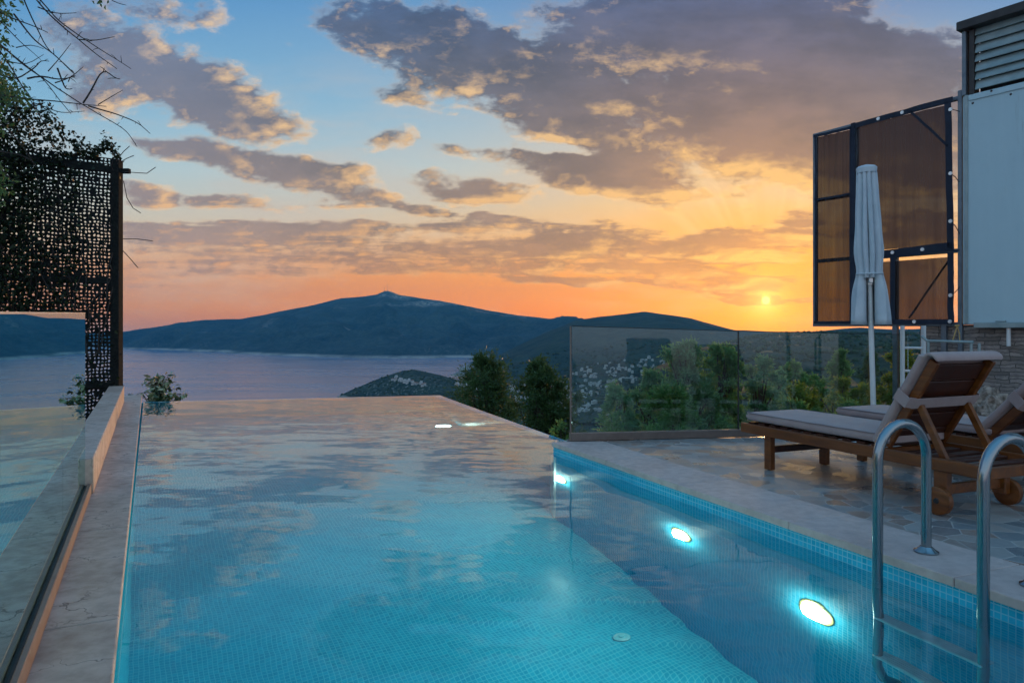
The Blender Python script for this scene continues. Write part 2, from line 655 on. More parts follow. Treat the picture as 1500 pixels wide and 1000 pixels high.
# ----------------------------------------------------------------------------- camera
cam = bpy.data.cameras.new('camera')
cam.lens = 25.0; cam.sensor_width = 36.0; cam.sensor_fit = 'HORIZONTAL'
cam.shift_y = -(500.0 - HORIZON) / 1500.0
cam.clip_start = 0.05; cam.clip_end = 100000.0
co = bpy.data.objects.new('camera', cam)
COL.objects.link(co)
co.location = (0, 0, CAMZ); co.rotation_euler = (rad(90), 0, 0)
scene.camera = co

# ----------------------------------------------------------------------------- sky
SUN = (1122.0, 440.0)
SUN_AZ = math.atan((SUN[0] - 750) / F)
SUN_EL = math.atan((HORIZON - SUN[1]) / math.hypot(F, SUN[0] - 750))

BLOBS = [  # centre x, y, radii, turn (degrees, clockwise), weight: where the evening clouds stand
    (190, 85, 150, 52, 24, 1.0), (310, 140, 150, 50, 22, 1.15), (400, 175, 80, 16, 8, .9), (150, 140, 80, 30, 20, .8),
    (225, 15, 75, 26, 12, .75), (312, 28, 32, 26, 20, .6), (440, 73, 30, 13, 25, .7),
    (300, 225, 120, 26, 14, 1.1), (440, 252, 110, 22, 10, 1.1), (560, 300, 90, 13, 6, .9), (215, 288, 60, 20, 5, .9),
    (350, 295, 110, 12, 4, .8), (450, 335, 140, 12, 3, .85), (290, 345, 160, 22, 0, .85),
    (430, 368, 340, 44, 3, .66), (760, 372, 270, 36, 2, .72), (640, 340, 200, 24, 2, .6), (200, 400, 260, 22, 0, .6),
    (610, 60, 130, 62, 12, 1.2), (720, 95, 90, 55, 30, 1.15), (560, 136, 75, 15, -3, .72), (640, 152, 80, 13, 5, .7), (740, 165, 60, 14, 20, .6),
    (870, 165, 120, 72, 35, 1.3), (800, 205, 70, 28, 0, .9), (890, 258, 140, 32, 9, 1.35), (960, 275, 70, 26, -10, .7),
    (1150, 80, 310, 115, 5, 1.4), (965, 30, 170, 50, 0, 1.1), (1080, 205, 210, 60, 12, 1.2), (1290, 150, 170, 90, 0, 1.2), (1185, 215, 70, 32, 0, .9),
    (572, 202, 48, 20, -18, .78), (690, 226, 70, 14, 4, .7), (690, 278, 105, 19, 6, 1.1), (745, 320, 66, 9, 4, .9),
    (860, 348, 120, 25, 0, 1.0), (1060, 358, 110, 28, -4, 1.25), (1300, 240, 150, 70, 10, 1.1), (1330, 345, 130, 34, 0, 1.0), (1290, 405, 140, 16, 0, .9), (1010, 398, 130, 22, 4, .95), (1165, 345, 70, 20, 0, 1.0), (1175, 318, 42, 12, -5, .9),
    (1105, 281, 60, 10, 0, .6), (1170, 268, 40, 14, 0, .6), (1130, 437, 115, 7, 2, 1.0), (980, 420, 200, 6, 3, .8), (870, 408, 120, 6, 2, .7),
    (520, 285, 60, 9, 5, .6), (1180, 396, 90, 8, 0, .6),
]


GAPS = [(905, 178, 34, 18, 0, .8), (830, 222, 60, 10, 5, .8), (700, 195, 90, 16, 8, .5), (470, 120, 70, 60, 0, .6), (1350, 20, 90, 40, 0, .5), (250, 195, 90, 12, 10, .4)]


def cloud_group():
    g = bpy.data.node_groups.new('cloud_density', 'ShaderNodeTree')
    g.interface.new_socket('X', in_out='INPUT', socket_type='NodeSocketFloat')
    g.interface.new_socket('Y', in_out='INPUT', socket_type='NodeSocketFloat')
    g.interface.new_socket('D', in_out='OUTPUT', socket_type='NodeSocketFloat')
    gi = g.nodes.new('NodeGroupInput'); go = g.nodes.new('NodeGroupOutput')
    x, y = E(g, gi.outputs[0]), E(g, gi.outputs[1])
    w = noise_tex(g, vec(g, x / 130.0, y / 70.0, 3.1), 1.0, 3, .55, 0, True)
    sp = g.nodes.new('ShaderNodeSeparateColor'); g.links.new(w, sp.inputs[0])
    xw = x + (E(g, sp.outputs[0]) - .5) * 110.0
    yw = y + (E(g, sp.outputs[1]) - .5) * 55.0
    tot = None
    def mad(a_, m_, c_): return xw._m('MULTIPLY_ADD', a_, m_, c_)
    for (cx, cy, rx, ry, a, wt) in BLOBS:
        ca, sa = math.cos(rad(a)), math.sin(rad(a))
        p = mad(xw, ca / rx, mad(yw, sa / rx, -(cx * ca + cy * sa) / rx))
        q = mad(xw, -sa / ry, mad(yw, ca / ry, (cx * sa - cy * ca) / ry))
        b = mad(mad(p, p, q * q), -.55 * wt, wt).max(0.0)
        tot = b if tot is None else mad(tot.min(b), .25, tot.max(b))
    for (cx, cy, rx, ry, a, wt) in GAPS:
        ca, sa = math.cos(rad(a)), math.sin(rad(a))
        p = mad(xw, ca / rx, mad(yw, sa / rx, -(cx * ca + cy * sa) / rx))
        q = mad(xw, -sa / ry, mad(yw, ca / ry, (cx * sa - cy * ca) / ry))
        tot = tot - mad(mad(p, p, q * q), -.55 * wt, wt).max(0.0)
    # scattered cloud outside the part of the sky the photograph shows
    out = (x * 0.0 + ((x - 750.0) / 1000.0) * ((x - 750.0) / 1000.0) + ((y - 240.0) / 420.0) * ((y - 240.0) / 420.0)).smooth(1.0, 2.2)
    gen = noise_tex(g, vec(g, x / 520.0, y / 240.0, 9.0), 1.0, 3, .5).smooth(.45, .7)
    tot = tot + out * gen
    n1 = noise_tex(g, vec(g, x / 92.0, y / 48.0, 0.0), 1.0, 7, .62, .3)
    n2 = noise_tex(g, vec(g, x / 26.0, y / 15.0, 5.0), 1.0, 4, .62, .2)
    n3 = noise_tex(g, vec(g, x / 170.0, y / 17.0, 21.0), 1.0, 5, .6, .25)
    raw = (n3 - .5) * y.smooth(255, 330, 0.0, 1.9) + tot * 0.95 + (n1 - .5) * 1.6 + (n2 - .5) * .8
    g.links.new(raw.smooth(.10, 1.2).k, go.inputs[0])
    return g


def build_world():
    w = bpy.data.worlds.new('World')
    scene.world = w
    w.use_nodes = True
    t = w.node_tree
    t.nodes.clear()
    out = t.nodes.new('ShaderNodeOutputWorld')
    tc = t.nodes.new('ShaderNodeTexCoord')
    sep = t.nodes.new('ShaderNodeSeparateXYZ')
    t.links.new(tc.outputs['Generated'], sep.inputs[0])
    dx, dy, dz = (E(t, sep.outputs[i]) for i in range(3))
    ys = dy.max(0.22)
    X = dx / ys * F + 750.0
    Y = dz / ys * (-F) + HORIZON
    g = cloud_group()

    def dens(a, b):
        n = t.nodes.new('ShaderNodeGroup'); n.node_tree = g
        put(t, a, n.inputs[0]); put(t, b, n.inputs[1])
        return E(t, n.outputs[0])
    ddx, ddy = (SUN[0] - X), (SUN[1] - Y)
    r = (ddx * ddx + ddy * ddy).sqrt()
    r1 = r.max(1.0)
    D = dens(X, Y)
    D2 = dens(X + ddx / r1 * 26.0, Y + ddy / r1 * 20.0)
    # clear sky by height, cool side and sun side
    h = ((Y + 300.0) / 800.0).clamp()

    def hh(y): return (y + 300.0) / 800.0
    cool = ramp(t, h, [(0, srgb(52, 104, 160)), (hh(0), srgb(86, 148, 198)), (hh(150), srgb(128, 178, 208)), (hh(250), srgb(176, 198, 204)), (hh(330), srgb(204, 190, 168)),
                       (hh(395), srgb(214, 148, 100)), (hh(450), srgb(206, 138, 84)), (hh(482), srgb(168, 136, 122)), (1.0, srgb(150, 140, 160))])
    warm = ramp(t, h, [(0, srgb(48, 100, 160)), (hh(0), srgb(80, 135, 186)), (hh(150), srgb(160, 186, 196)), (hh(240), srgb(204, 202, 184)), (hh(300), srgb(230, 196, 136)),
                       (hh(360), srgb(250, 166, 52)), (hh(410), srgb(255, 140, 4)), (hh(450), srgb(255, 122, 0)), (hh(482), srgb(235, 98, 0)), (1.0, srgb(200, 110, 60))])
    wx = ddx / (Y.smooth(280, 430, 360.0, 680.0))
    wf = (wx * wx * -1.0).exp()
    sky = mixc(t, wf, cool, warm)
    glow = (r / -190.0).exp()
    sky = mixc(t, glow * 0.85, sky, (1.0, .37, .002, 1))
    veil = noise_tex(t, vec(t, X / 300.0, Y / 75.0, 12.0), 1.0, 6, .6).smooth(.42, .72)
    sky = mixc(t, veil * Y.smooth(40, 200) * .5, sky, mixc(t, wf, srgb(200, 186, 176), srgb(226, 196, 152)))
    # shafts of light fanning up from the sun
    ang = ddx.atan2(ddy * 1.0)
    sh = noise_tex(t, vec(t, ang * 7.0, 0.0, 0.0), 1.0, 3, .5).smooth(.4, .62) * (r.smooth(70, 160)) * (r.smooth(180, 330, 1, 0)) * (Y.smooth(300, 420, 1, 0))
    sky = mixc(t, sh * 0.2, sky, (1.0, .76, .36, 1))
    # cloud colours
    shade_c = ramp(t, h, [(0, srgb(84, 106, 142)), (hh(0), srgb(58, 90, 134)), (hh(110), srgb(80, 90, 112)), (hh(230), srgb(112, 103, 104)), (hh(330), srgb(156, 128, 114)),
                          (hh(400), srgb(186, 126, 82)), (hh(480), srgb(172, 108, 66))])
    shade = mixc(t, ((r / -175.0).exp() * 0.95), shade_c, srgb(190, 112, 34))
    shade = mixc(t, noise_tex(t, vec(t, X / 150.0, Y / 62.0, 7.0), 1.0, 6, .62).smooth(.32, .68, .55, 0.0), shade, (.02, .03, .06, 1))
    shade = mixc(t, X.smooth(180, 640, .62, 0.0), shade, mixc(t, Y.smooth(60, 330), srgb(126, 130, 152), srgb(160, 138, 138)))
    lit_c = ramp(t, h, [(0, srgb(232, 214, 200)), (hh(0), srgb(236, 208, 176)), (hh(150), srgb(255, 208, 146)), (hh(280), srgb(255, 198, 132)), (hh(380), srgb(240, 164, 100)), (hh(480), srgb(214, 140, 112))])
    lit = mixc(t, ((r / -330.0).exp()), lit_c, (1.15, .62, .10, 1))
    thick = D.smooth(.08, .55)
    edge = ((D - D2) * 1.6).clamp()
    body = noise_tex(t, vec(t, X / 90.0, Y / 48.0, 2.0), 1.0, 6, .6)
    lt = (1.0 - thick) * (edge * 1.5 + .5) + edge * .75 + (.5 - body) * .13
    f = 1.0 - lt.clamp()
    cl = mixc(t, f, lit, shade)
    col = mixc(t, D.smooth(0.0, .72, 0.0, .95), sky, cl)
    # the disc of the sun, half behind its bar of cloud
    disc = r.smooth(4.0, 7.0, 1, 0) * (1.0 - D * .5)
    col = mixc(t, disc, col, (3.2, 2.4, .9, 1))
    au = (r / -17.0).exp() * (1.0 - D * .4)
    col = mixc(t, au, col, (2.2, 1.25, .25, 1))
    # evening sky behind the viewer
    back = dy.smooth(-.15, .35, 1, 0)
    zc = dz.clamp()
    east = ramp(t, zc, [(0, srgb(166, 164, 174)), (.25, srgb(150, 174, 196)), (1.0, srgb(112, 160, 196))])
    en = noise_tex(t, tc.outputs['Generated'], 2.2, 5, .6).smooth(.45, .65, 0, .5)
    east = mixc(t, en, east, srgb(160, 170, 188))
    col = mixc(t, back, col, east)
    # over the top
    col = mixc(t, dz.smooth(.55, .85), col, srgb(98, 156, 200))
    # nothing but dim haze lies under the horizon
    col = mixc(t, dz.smooth(-.06, -.01, 1, 0), col, srgb(110, 112, 128))
    sc_ = t.nodes.new('ShaderNodeVectorMath'); sc_.operation = 'SCALE'
    put(t, col, sc_.inputs[0]); put(t, Y.smooth(250, 485, .68, .80) * dy.smooth(-.1, .3) + dy.smooth(-.1, .3, 1.04, 0), sc_.inputs['Scale'])
    col = sc_.outputs[0]
    bg = t.nodes.new('ShaderNodeBackground')
    put(t, col, bg.inputs[0]); bg.inputs[1].default_value = 1.0
    ns = t.nodes.new('ShaderNodeTexSky')
    ns.sky_type = 'NISHITA'; ns.sun_disc = False
    ns.sun_elevation = SUN_EL; ns.sun_rotation = SUN_AZ
    bg2 = t.nodes.new('ShaderNodeBackground')
    t.links.new(ns.outputs[0], bg2.inputs[0]); bg2.inputs[1].default_value = 0.02
    ad = t.nodes.new('ShaderNodeAddShader')
    t.links.new(bg.outputs[0], ad.inputs[0]); t.links.new(bg2.outputs[0], ad.inputs[1])
    t.links.new(ad.outputs[0], out.inputs['Surface'])
    w.cycles.sampling_method = 'MANUAL'
    w.cycles.sample_map_resolution = 1024


build_world()
sl = bpy.data.lights.new('sun', 'SUN')
sl.energy = 2.0; sl.angle = rad(0.5); sl.color = (1.0, .52, .2)
so = bpy.data.objects.new('sun', sl)
COL.objects.link(so)
sd = Vector((math.sin(SUN_AZ) * math.cos(SUN_EL), math.cos(SUN_AZ) * math.cos(SUN_EL), math.sin(SUN_EL)))
so.rotation_euler = sd.to_track_quat('Z', 'Y').to_euler()
so.location = (20, 60, 30)

# ----------------------------------------------------------------------------- sea and land
SEA = -200.0
mb = MB()
for i in range(20):
    for j in range(16):
        x0, x1 = -9500 + i * 950, -9500 + (i + 1) * 950
        y0, y1 = 300 + j * 555, 300 + (j + 1) * 555
        mb.face([(x0, y0, SEA), (x1, y0, SEA), (x1, y1, SEA), (x0, y1, SEA)])
struct(mb.build('sea', M['sea']))


def lerp_tab(tab, x, k):
    if x <= tab[0][0]:
        return tab[0][k]
    for a, b in zip(tab, tab[1:]):
        if x <= b[0]:
            u = (x - a[0]) / (b[0] - a[0])
            return a[k] + (b[k] - a[k]) * u
    return tab[-1][k]


class Hill:
    """land between a foot line and a ridge line: rows of (px, ridge py, ridge Y, foot py, foot Y)"""
    def __init__(s, tab, amp, freq, power=1.0, seed=0.0, ridge_amp=0.2):
        s.tab, s.amp, s.freq, s.power, s.seed, s.ra = tab, amp, freq, power, seed, ridge_amp

    def pos(s, px, t):
        ry, rY, fy, fY = (lerp_tab(s.tab, px, k) for k in (1, 2, 3, 4))
        if t <= 1:
            Y = fY + (rY - fY) * t
        else:
            Y = rY + (rY - fY) * 0.3 * (t - 1)
        zr = CAMZ - (ry - HORIZON) / F * rY
        zf = CAMZ - (fy - HORIZON) / F * fY
        if t <= 1:
            u = t ** s.power
            u = u * 0.75 + 0.25 * (3 * u * u - 2 * u ** 3)
            z = zf + (zr - zf) * u
        else:
            z = zr - (zr - zf) * 0.8 * (t - 1)
        X = (px - 750.0) / F * Y
        env = min(1.0, t * 4) * (1.0 - min(1.0, max(0.0, (t - .55) / .45)) * (1 - s.ra) if t <= 1 else s.ra)
        q = Vector((X * s.freq, Y * s.freq, s.seed))
        n = noise.fractal(q, 0.9, 2.1, 6) + 0.6 * (0.5 - abs(noise.noise(q * 1.7)))
        return Vector((X, Y, z + n * s.amp * env))

    def build(s, name, mat, px0, px1, step, rows, back):
        cols = [px0 + step * i for i in range(int((px1 - px0) / step) + 1)]
        ts = [i / rows for i in range(rows + 1)] + [1 + (i + 1) / back for i in range(back)]
        V = [s.pos(px, t) for t in ts for px in cols]
        n = len(cols)
        Fc = [(j * n + i, j * n + i + 1, (j + 1) * n + i + 1, (j + 1) * n + i) for j in range(len(ts) - 1) for i in range(n - 1)]
        m = MB(); m.add(V, Fc)
        return struct(m.build(name, mat, smooth=True))

    def at(s, px, py):
        """point of the slope seen at (px, py)"""
        lo, hi = 0.0, 1.0
        for _ in range(24):
            mid = (lo + hi) / 2
            p = s.pos(px, mid)
            y = HORIZON + (CAMZ - p.z) / p.y * F
            if y > py:
                lo = mid
            else:
                hi = mid
        return s.pos(px, (lo + hi) / 2)


def sea_Y(py): return F * (CAMZ - SEA + 4) / (py - HORIZON)


hillA = Hill([(px, ry, rY, fy, sea_Y(fy)) for px, ry, rY, fy in [
    (-500, 489, 8200, 511), (0, 489, 8000, 511), (120, 488, 7900, 511), (183, 486, 7800, 511.5), (230, 479, 7700, 513), (300, 469, 7800, 516), (350, 467.5, 7800, 519),
    (400, 459, 7800, 521.5), (450, 448, 7800, 523), (500, 437, 7800, 524.5), (540, 434, 7800, 525.5), (552, 432, 7800, 526), (560, 428, 7800, 526), (567, 425.5, 7800, 526), (576, 428, 7800, 526.3), (586, 432, 7800, 526.3), (604, 434, 7700, 526.5),
    (640, 440, 7500, 527), (700, 452, 7200, 528), (760, 462, 7000, 529), (840, 470.5, 6800, 531), (900, 480, 6600, 534), (1000, 488, 6500, 538), (1200, 492, 6400, 545)]],
    150.0, 0.0013, 1.15, 3.0, 0.08)
hillA.build('far_mountain', M['hill_far'], -360, 1200, 4, 44, 10)
hillB = Hill([(px, ry, rY, fy, fY) for px, ry, rY, fy, fY in [
    (640, 556, 3000, 566, 2600), (664, 549, 3100, 563, 2500), (690, 541, 3300, 590, 1700), (720, 525, 3500, 604, 1500), (760, 506, 3800, 612, 1300), (800, 487, 4000, 616, 1200), (845, 469.5, 4200, 618, 1150),
    (880, 463.5, 4300, 620, 1100), (920, 459, 4300, 620, 1050), (945, 456, 4300, 620, 1000), (970, 459, 4200, 620, 950), (1010, 466, 4100, 620, 900), (1075, 483, 4000, 620, 900),
    (1130, 485.5, 4000, 620, 900), (1190, 485.5, 4000, 620, 900), (1260, 480, 4200, 620, 900), (1300, 482, 4200, 620, 900), (1700, 480, 4200, 620, 900)]],
    40.0, 0.0022, 1.6, 7.0, 0.12)
hillB.build('middle_hill', M['hill_mid'], 640, 1700, 4, 50, 10)
hillC = Hill([(px, ry, rY, fy, fY) for px, ry, rY, fy, fY in [
    (480, 588, 1990, 592, 1880), (490, 583, 1990, 594, 1840), (520, 568, 2000, 602, 1720), (560, 552, 2050, 610, 1600), (590, 542.5, 2100, 615, 1500), (606, 541, 2100, 617, 1480), (640, 548, 2050, 620, 1400),
    (680, 559, 1950, 625, 1300), (720, 572, 1850, 628, 1200), (780, 592, 1700, 632, 1100), (860, 606, 1500, 636, 1000), (900, 612, 1400, 640, 1000)]],
    13.0, 0.006, 0.9, 11.0, 0.12)
hillC.build('headland', M['hill_mid'], 480, 900, 3, 36, 8)
hillE = Hill([(px, ry, rY, fy, fY) for px, ry, rY, fy, fY in [
    (940, 596, 700, 640, 330), (980, 556, 900, 630, 320), (1020, 524, 1200, 622, 310), (1060, 504, 1500, 616, 300), (1100, 493, 1700, 612, 300), (1150, 489, 1800, 610, 300), (1190, 488, 1800, 610, 300), (1240, 487, 1800, 608, 300),
    (1300, 489, 1800, 606, 300), (1400, 486, 1800, 600, 300), (1900, 480, 1800, 600, 300)]],
    12.0, 0.006, 1.3, 17.0, 0.15)
hillE.build('valley_slope', M['hill_mid'], 940, 1900, 4, 44, 8)


def near_z(X, Y):
    px = 750 + F * X / max(Y, 4.0)
    k = min(1.0, max(0.0, (px - 700) / 400)); k = k * k * (3 - 2 * k)
    sl_ = 0.32 + (0.118 - 0.32) * k
    Ye = min(max(Y, 8.0), 340.0)
    k2 = min(1.0, max(0.0, (px - 815) / 70)) * min(1.0, max(0.0, (Y - 7.05) / .9))
    return -3.0 + 1.35 * k2 - sl_ * (Ye - 8) - 0.25 * max(0.0, Y - 340) + 0.35 * noise.fractal(Vector((X * .15, Y * .15, 0)), 1, 2, 4) * min(1, max(0, Y - 8) / 20)


mb = MB()
ys = [-8, -4, 0, 3, 5, 7, 9, 11, 13, 15, 18, 21, 25, 30, 36, 43, 52, 64, 80, 100, 130, 170, 220, 280, 340, 420]
nx = 70
V = []
for y in ys:
    half = 30 + y * 1.1 if y > 0 else 30
    for i in range(nx + 1):
        x = -half + 2 * half * i / nx
        V.append((x, y, near_z(x, y)))
mb.add(V, [(j * (nx + 1) + i, j * (nx + 1) + i + 1, (j + 1) * (nx + 1) + i + 1, (j + 1) * (nx + 1) + i) for j in range(len(ys) - 1) for i in range(nx)])
struct(mb.build('near_hillside', M['hill_near'], smooth=True))

# far-off scrub that reads as one mass on the slope across the valley
rs = random.Random(5)
mb = MB()
ico = bmesh.new(); bmesh.ops.create_icosphere(ico, subdivisions=1, radius=1.0)
iv = [v.co.copy() for v in ico.verts]; ifc = [[v.index for v in f.verts] for f in ico.faces]
ico.free()


def scrub(mb, p, r, rs):
    o = rs.random() * 100
    mb.add([p + Vector((q.x * r, q.y * r, q.z * r * .85 + r * .3)) * (1 + .45 * noise.noise(q * 1.9 + Vector((o, 0, 0)))) for q in iv], ifc)


for _ in range(1500):
    px = rs.uniform(985, 1560); t_ = rs.random() ** 0.8
    p = hillE.pos(px, t_)
    scrub(mb, p, rs.uniform(1.6, 4.2) * (1.0 + t_ * .5), rs)
for _ in range(160):
    px = rs.uniform(1070, 1330)
    p = hillE.pos(px, rs.uniform(.97, 1.0)); scrub(mb, p, rs.uniform(2.0, 5.0), rs)
for _ in range(420):
    px = rs.uniform(500, 790); t_ = rs.random()
    p = hillC.pos(px, t_); scrub(mb, p, rs.uniform(2.0, 4.2), rs)
for _ in range(1200):
    px = rs.uniform(740, 1060); t_ = rs.random() * .5
    p = hillB.pos(px, t_); scrub(mb, p, rs.uniform(2.5, 6.5), rs)
M['scrub'] = mat_noise('scrub', (.016, .03, .012, 1), (.05, .07, .028, 1), .08, .95, bump_s=0.0)
o = mb.build('hillside_woodland', M['scrub'])
o['kind'] = 'stuff'; o['label'] = 'dark scrub and scattered trees over the distant valley slopes'

# ----------------------------------------------------------------------------- houses of the town
M['house_white'] = mat_noise('house_white', (.40, .40, .39, 1), (.64, .61, .57, 1), .05, .8, bump_s=0)
M['roof_tile'] = mat_noise('roof_tile', (.22, .10, .06, 1), (.34, .17, .10, 1), .6, .8, bump_s=0)
M['window_dark'] = mat_noise('window_dark', (.02, .03, .04, 1), (.05, .06, .08, 1), 1, .2, bump_s=0)


def house_mesh(kind):
    m = MB()
    if kind == 0:      # flat roofed, set back upper storey
        m.box((0, 0, 2.6), (10, 8, 8.8), m=0); m.box((1.2, .8, 8.6), (6.6, 5.6, 3.2), m=0); m.box((0, 0, 7.1), (10.4, 8.4, .25), m=0)
        wz = [(2.0, 3), (5.2, 3)]
    elif kind == 1:    # hipped tile roof
        m.box((0, 0, 2.2), (9, 9, 8.0), m=0)
        e, z0, z1 = 5.0, 6.2, 8.4
        m.add([(-e, -e, z0), (e, -e, z0), (e, e, z0), (-e, e, z0), (-1, 0, z1), (1, 0, z1)], [(0, 1, 5, 4), (1, 2, 5), (2, 3, 4, 5), (3, 0, 4), (3, 2, 1, 0)], 1)
        wz = [(1.6, 3), (4.6, 3)]
    else:              # long terrace of three stepped cubes
        for i, hgt in enumerate((7.2, 8.8, 6.4)):
            m.box((-6.2 + i * 6.2, (i - 1) * .8, hgt / 2 - 1.2), (6.1, 7.5, hgt + 2.4), m=0)
        wz = [(2.0, 6), (4.6, 6)]
    wid = {0: 10, 1: 9, 2: 18}[kind]
    dep = {0: 4.02, 1: 4.52, 2: 4.6}[kind]
    for z, n in wz:
        for i in range(n):
            x = -wid / 2 + wid * (i + .5) / n
            m.box((x, -dep, z), (1.5, .16, 1.5), m=2)
    return m.build('hillside_house', [M['house_white'], M['roof_tile'], M['window_dark']])


protos = []
for k in range(3):
    protos.append(house_mesh(k))
HL = ['tiny white flat-roofed house with a set-back top storey in the distant hillside town', 'tiny white house with a terracotta hipped roof in the distant hillside town', 'tiny white row of three stepped cube houses in the distant hillside town']
used = [False] * 3


def put_house(hill, px, py, k, s=1.0):
    p = hill.at(px, py)
    if used[k]:
        o = protos[k].copy(); COL.objects.link(o)
    else:
        o = protos[k]; used[k] = True
    o.location = p
    o.rotation_euler = (0, 0, rs.uniform(-.7, .7))
    o.scale = (s, s, s)
    tag(o, HL[k], 'house', 'white houses of the hillside town')


rs = random.Random(12)
spots = []
n_try = 0
while len(spots) < 135 and n_try < 6000:
    n_try += 1
    px = rs.uniform(838, 1000); py = rs.uniform(524, 612)
    mid = 556 - (px - 838) * .20
    if py < mid - 14 or rs.random() > math.exp(-max(0, py - mid - 20) / 40.0):
        continue
    if px > 905 and py > 560:
        continue
    if all(abs(px - a) > 3.6 or abs(py - b) > 2.2 for a, b in spots):
        spots.append((px, py))
for px, py in spots:
    put_house(hillB, px, py, rs.choice((0, 0, 1, 2, 2)), rs.uniform(.5, .8))
for _ in range(34):
    px = rs.uniform(742, 842); put_house(hillB, px, rs.uniform(560, 602), rs.choice((0, 1, 2)), 1.0)
for i in range(16):
    px = 576 + i * 3.0 + rs.uniform(-2, 2); put_house(hillC, px, 553 + i * .7 + rs.uniform(-1, 4), rs.choice((0, 1)), .8)
for i in range(18):
    px = 668 + i * 2.2 + rs.uniform(-1, 1); put_house(hillC, px, 563 + i * .5 + rs.uniform(-2, 3), rs.choice((0, 1, 2)), .8)

# radio masts on the summit
for k, (px, hgt, lab) in enumerate([(563, 62, 'thin radio mast on the summit, leftmost of the three'), (568, 78, 'tallest thin radio mast on the summit, middle of the three'), (573, 50, 'shortest thin radio mast on the summit, rightmost of the three')]):
    b = hillA.pos(px, 1.0)
    m = MB()
    m.tube([b - Vector((0, 0, 5)), b + Vector((0, 0, hgt * .6)), b + Vector((0, 0, hgt))], [1.6, 1.2, .7], 6)
    m.box(b + Vector((0, 0, hgt * .7)), (4, 2, 4)); m.box(b + Vector((0, 0, 2)), (9, 7, 6))
    tag(m.build('radio_mast', M['frame_metal'], loc=tuple(b)), lab, 'radio mast', 'radio masts on the mountain top')

# ----------------------------------------------------------------------------- pool
WZ = -0.12
FLOOR = -2.25
Ld = Vector((-.4548, .8906, 0)); Ln = Vector((-.8906, -.4548, 0))     # pool axis and the normal to its left
L0 = Vector((-1.252, 2.204, 0))
R0 = Vector((.382, 6.86, 0)); Rd = Vector((.388, -.9217, 0)).normalized(); Rn = Vector((Rd.y * -1, Rd.x, 0))  # Rn points to the deck
if Rn.x < 0:
    Rn = -Rn
BL = Vector((-6.05, 11.60, 0)); BR = Vector((-1.40, 12.71, 0))
LIPD = (Vector((.41, 7.8, 0)) - BR).normalized()
LIPE = BR + LIPD * 6.2          # where the lip meets the end of the deck


def Lp(s, off=0.0, z=0.0):
    return L0 + Ld * s + Ln * off + Vector((0, 0, z))


def Rp(s, off=0.0, z=0.0):
    return R0 + Rd * s + Rn * off + Vector((0, 0, z))


def wall_quad(mb, a, b, z0, z1):
    a, b = Vector(a), Vector(b)
    L = (b - a).length
    mb.face([(a.x, a.y, z0), (b.x, b.y, z0), (b.x, b.y, z1), (a.x, a.y, z1)], 0, [(0, z0), (L, z0), (L, z1), (0, z1)])


nearL = Lp(-3.9); nearR = Rp(8.6, .02)
fm = MB()
poly = [nearL, nearR, Rp(0, .02), LIPE, BR, BL]
uvx, uvy = Ld, -Ln
fm.face([(p.x, p.y, FLOOR) for p in poly], 0, [(p.dot(uvy), p.dot(uvx)) for p in poly])
struct(fm.build('pool_floor', M['tile_floor']))
wm = MB()
wall_quad(wm, Rp(0, .02), nearR, FLOOR, -.04)
wall_quad(wm, LIPE, Rp(0, .02), FLOOR, -.04)
wall_quad(wm, nearR, nearL, FLOOR, -.04)
struct(wm.build('pool_wall', M['tile_wall']))
wm = MB()
wall_quad(wm, nearL, Lp(10.75), FLOOR, -.03)
wall_quad(wm, BL, BR, FLOOR, WZ - .006)
wall_quad(wm, BR, LIPE, FLOOR, WZ - .006)
struct(wm.build('pool_inner_wall', M['tile_floor']))
# overflow lip: a tiled wall 0.16 m thick round the two open sides
lm = MB()
th = .14
bo = Vector((BR.y - BL.y, -(BR.x - BL.x), 0)).normalized()
if bo.y < 0:
    bo = -bo
lo_ = Vector((LIPD.y, -LIPD.x, 0))
if lo_.x < 0:
    lo_ = -lo_
# outer corner
ba, bb = BL + bo * th, BR + bo * th
la, lb = BR + lo_ * th, LIPE + lo_ * th
cr = BR + (bo + lo_).normalized() * th / max(.3, (bo + lo_).normalized().dot(bo))
top = WZ - .006
lm.face([(p.x, p.y, top) for p in (BL, BR, cr, ba)], 0, [(0, 0), (4.8, 0), (4.9, th), (0, th)])
lm.face([(p.x, p.y, top) for p in (BR, LIPE, lb, cr)], 0, [(0, 0), (6.2, 0), (6.2, th), (0, th)])
wall_quad(lm, ba, cr, -4.5, top)
wall_quad(lm, cr, lb, -4.5, top)
struct(lm.build('pool_overflow_wall', M['tile_wall']))

# water surface: real ripples in the mesh
W0, W1 = Lp(-3.9), BR + LIPD * 14.6
W2 = cr + lo_ * .004
W3 = BL + bo * (th + .004)
nu, nv = 170, 470
pu = np.linspace(0, 1, nu + 1); pv = np.linspace(0, 1, nv + 1)
A = np.array(W0)[None, :] + (np.array(W3) - np.array(W0))[None, :] * pv[:, None]
B = (np.array(W1) + np.array(lo_) * .05)[None, :] + (np.array(W2) - np.array(W1) - np.array(lo_) * .05)[None, :] * pv[:, None]
G = A[:, None, :] + (B - A)[:, None, :] * pu[None, :, None]
V = []
for j in range(nv + 1):
    for i in range(nu + 1):
        x, y = G[j, i, 0], G[j, i, 1]
        a = .45 + .9 * max(0.0, noise.noise(Vector((x * .45, y * .35, 4.0))) + .25)
        h = .0030 * noise.noise(Vector((x * 1.5 + y * .3, y * 2.3, 0)))
        h += .0014 * a * noise.noise(Vector((x * 3.4, y * 6.0 + x * .8, 7)))
        h += .0006 * a * noise.noise(Vector((x * 8.0, y * 13.0 - x * 2, 2)))
        V.append((x, y, WZ + h))
mb = MB()
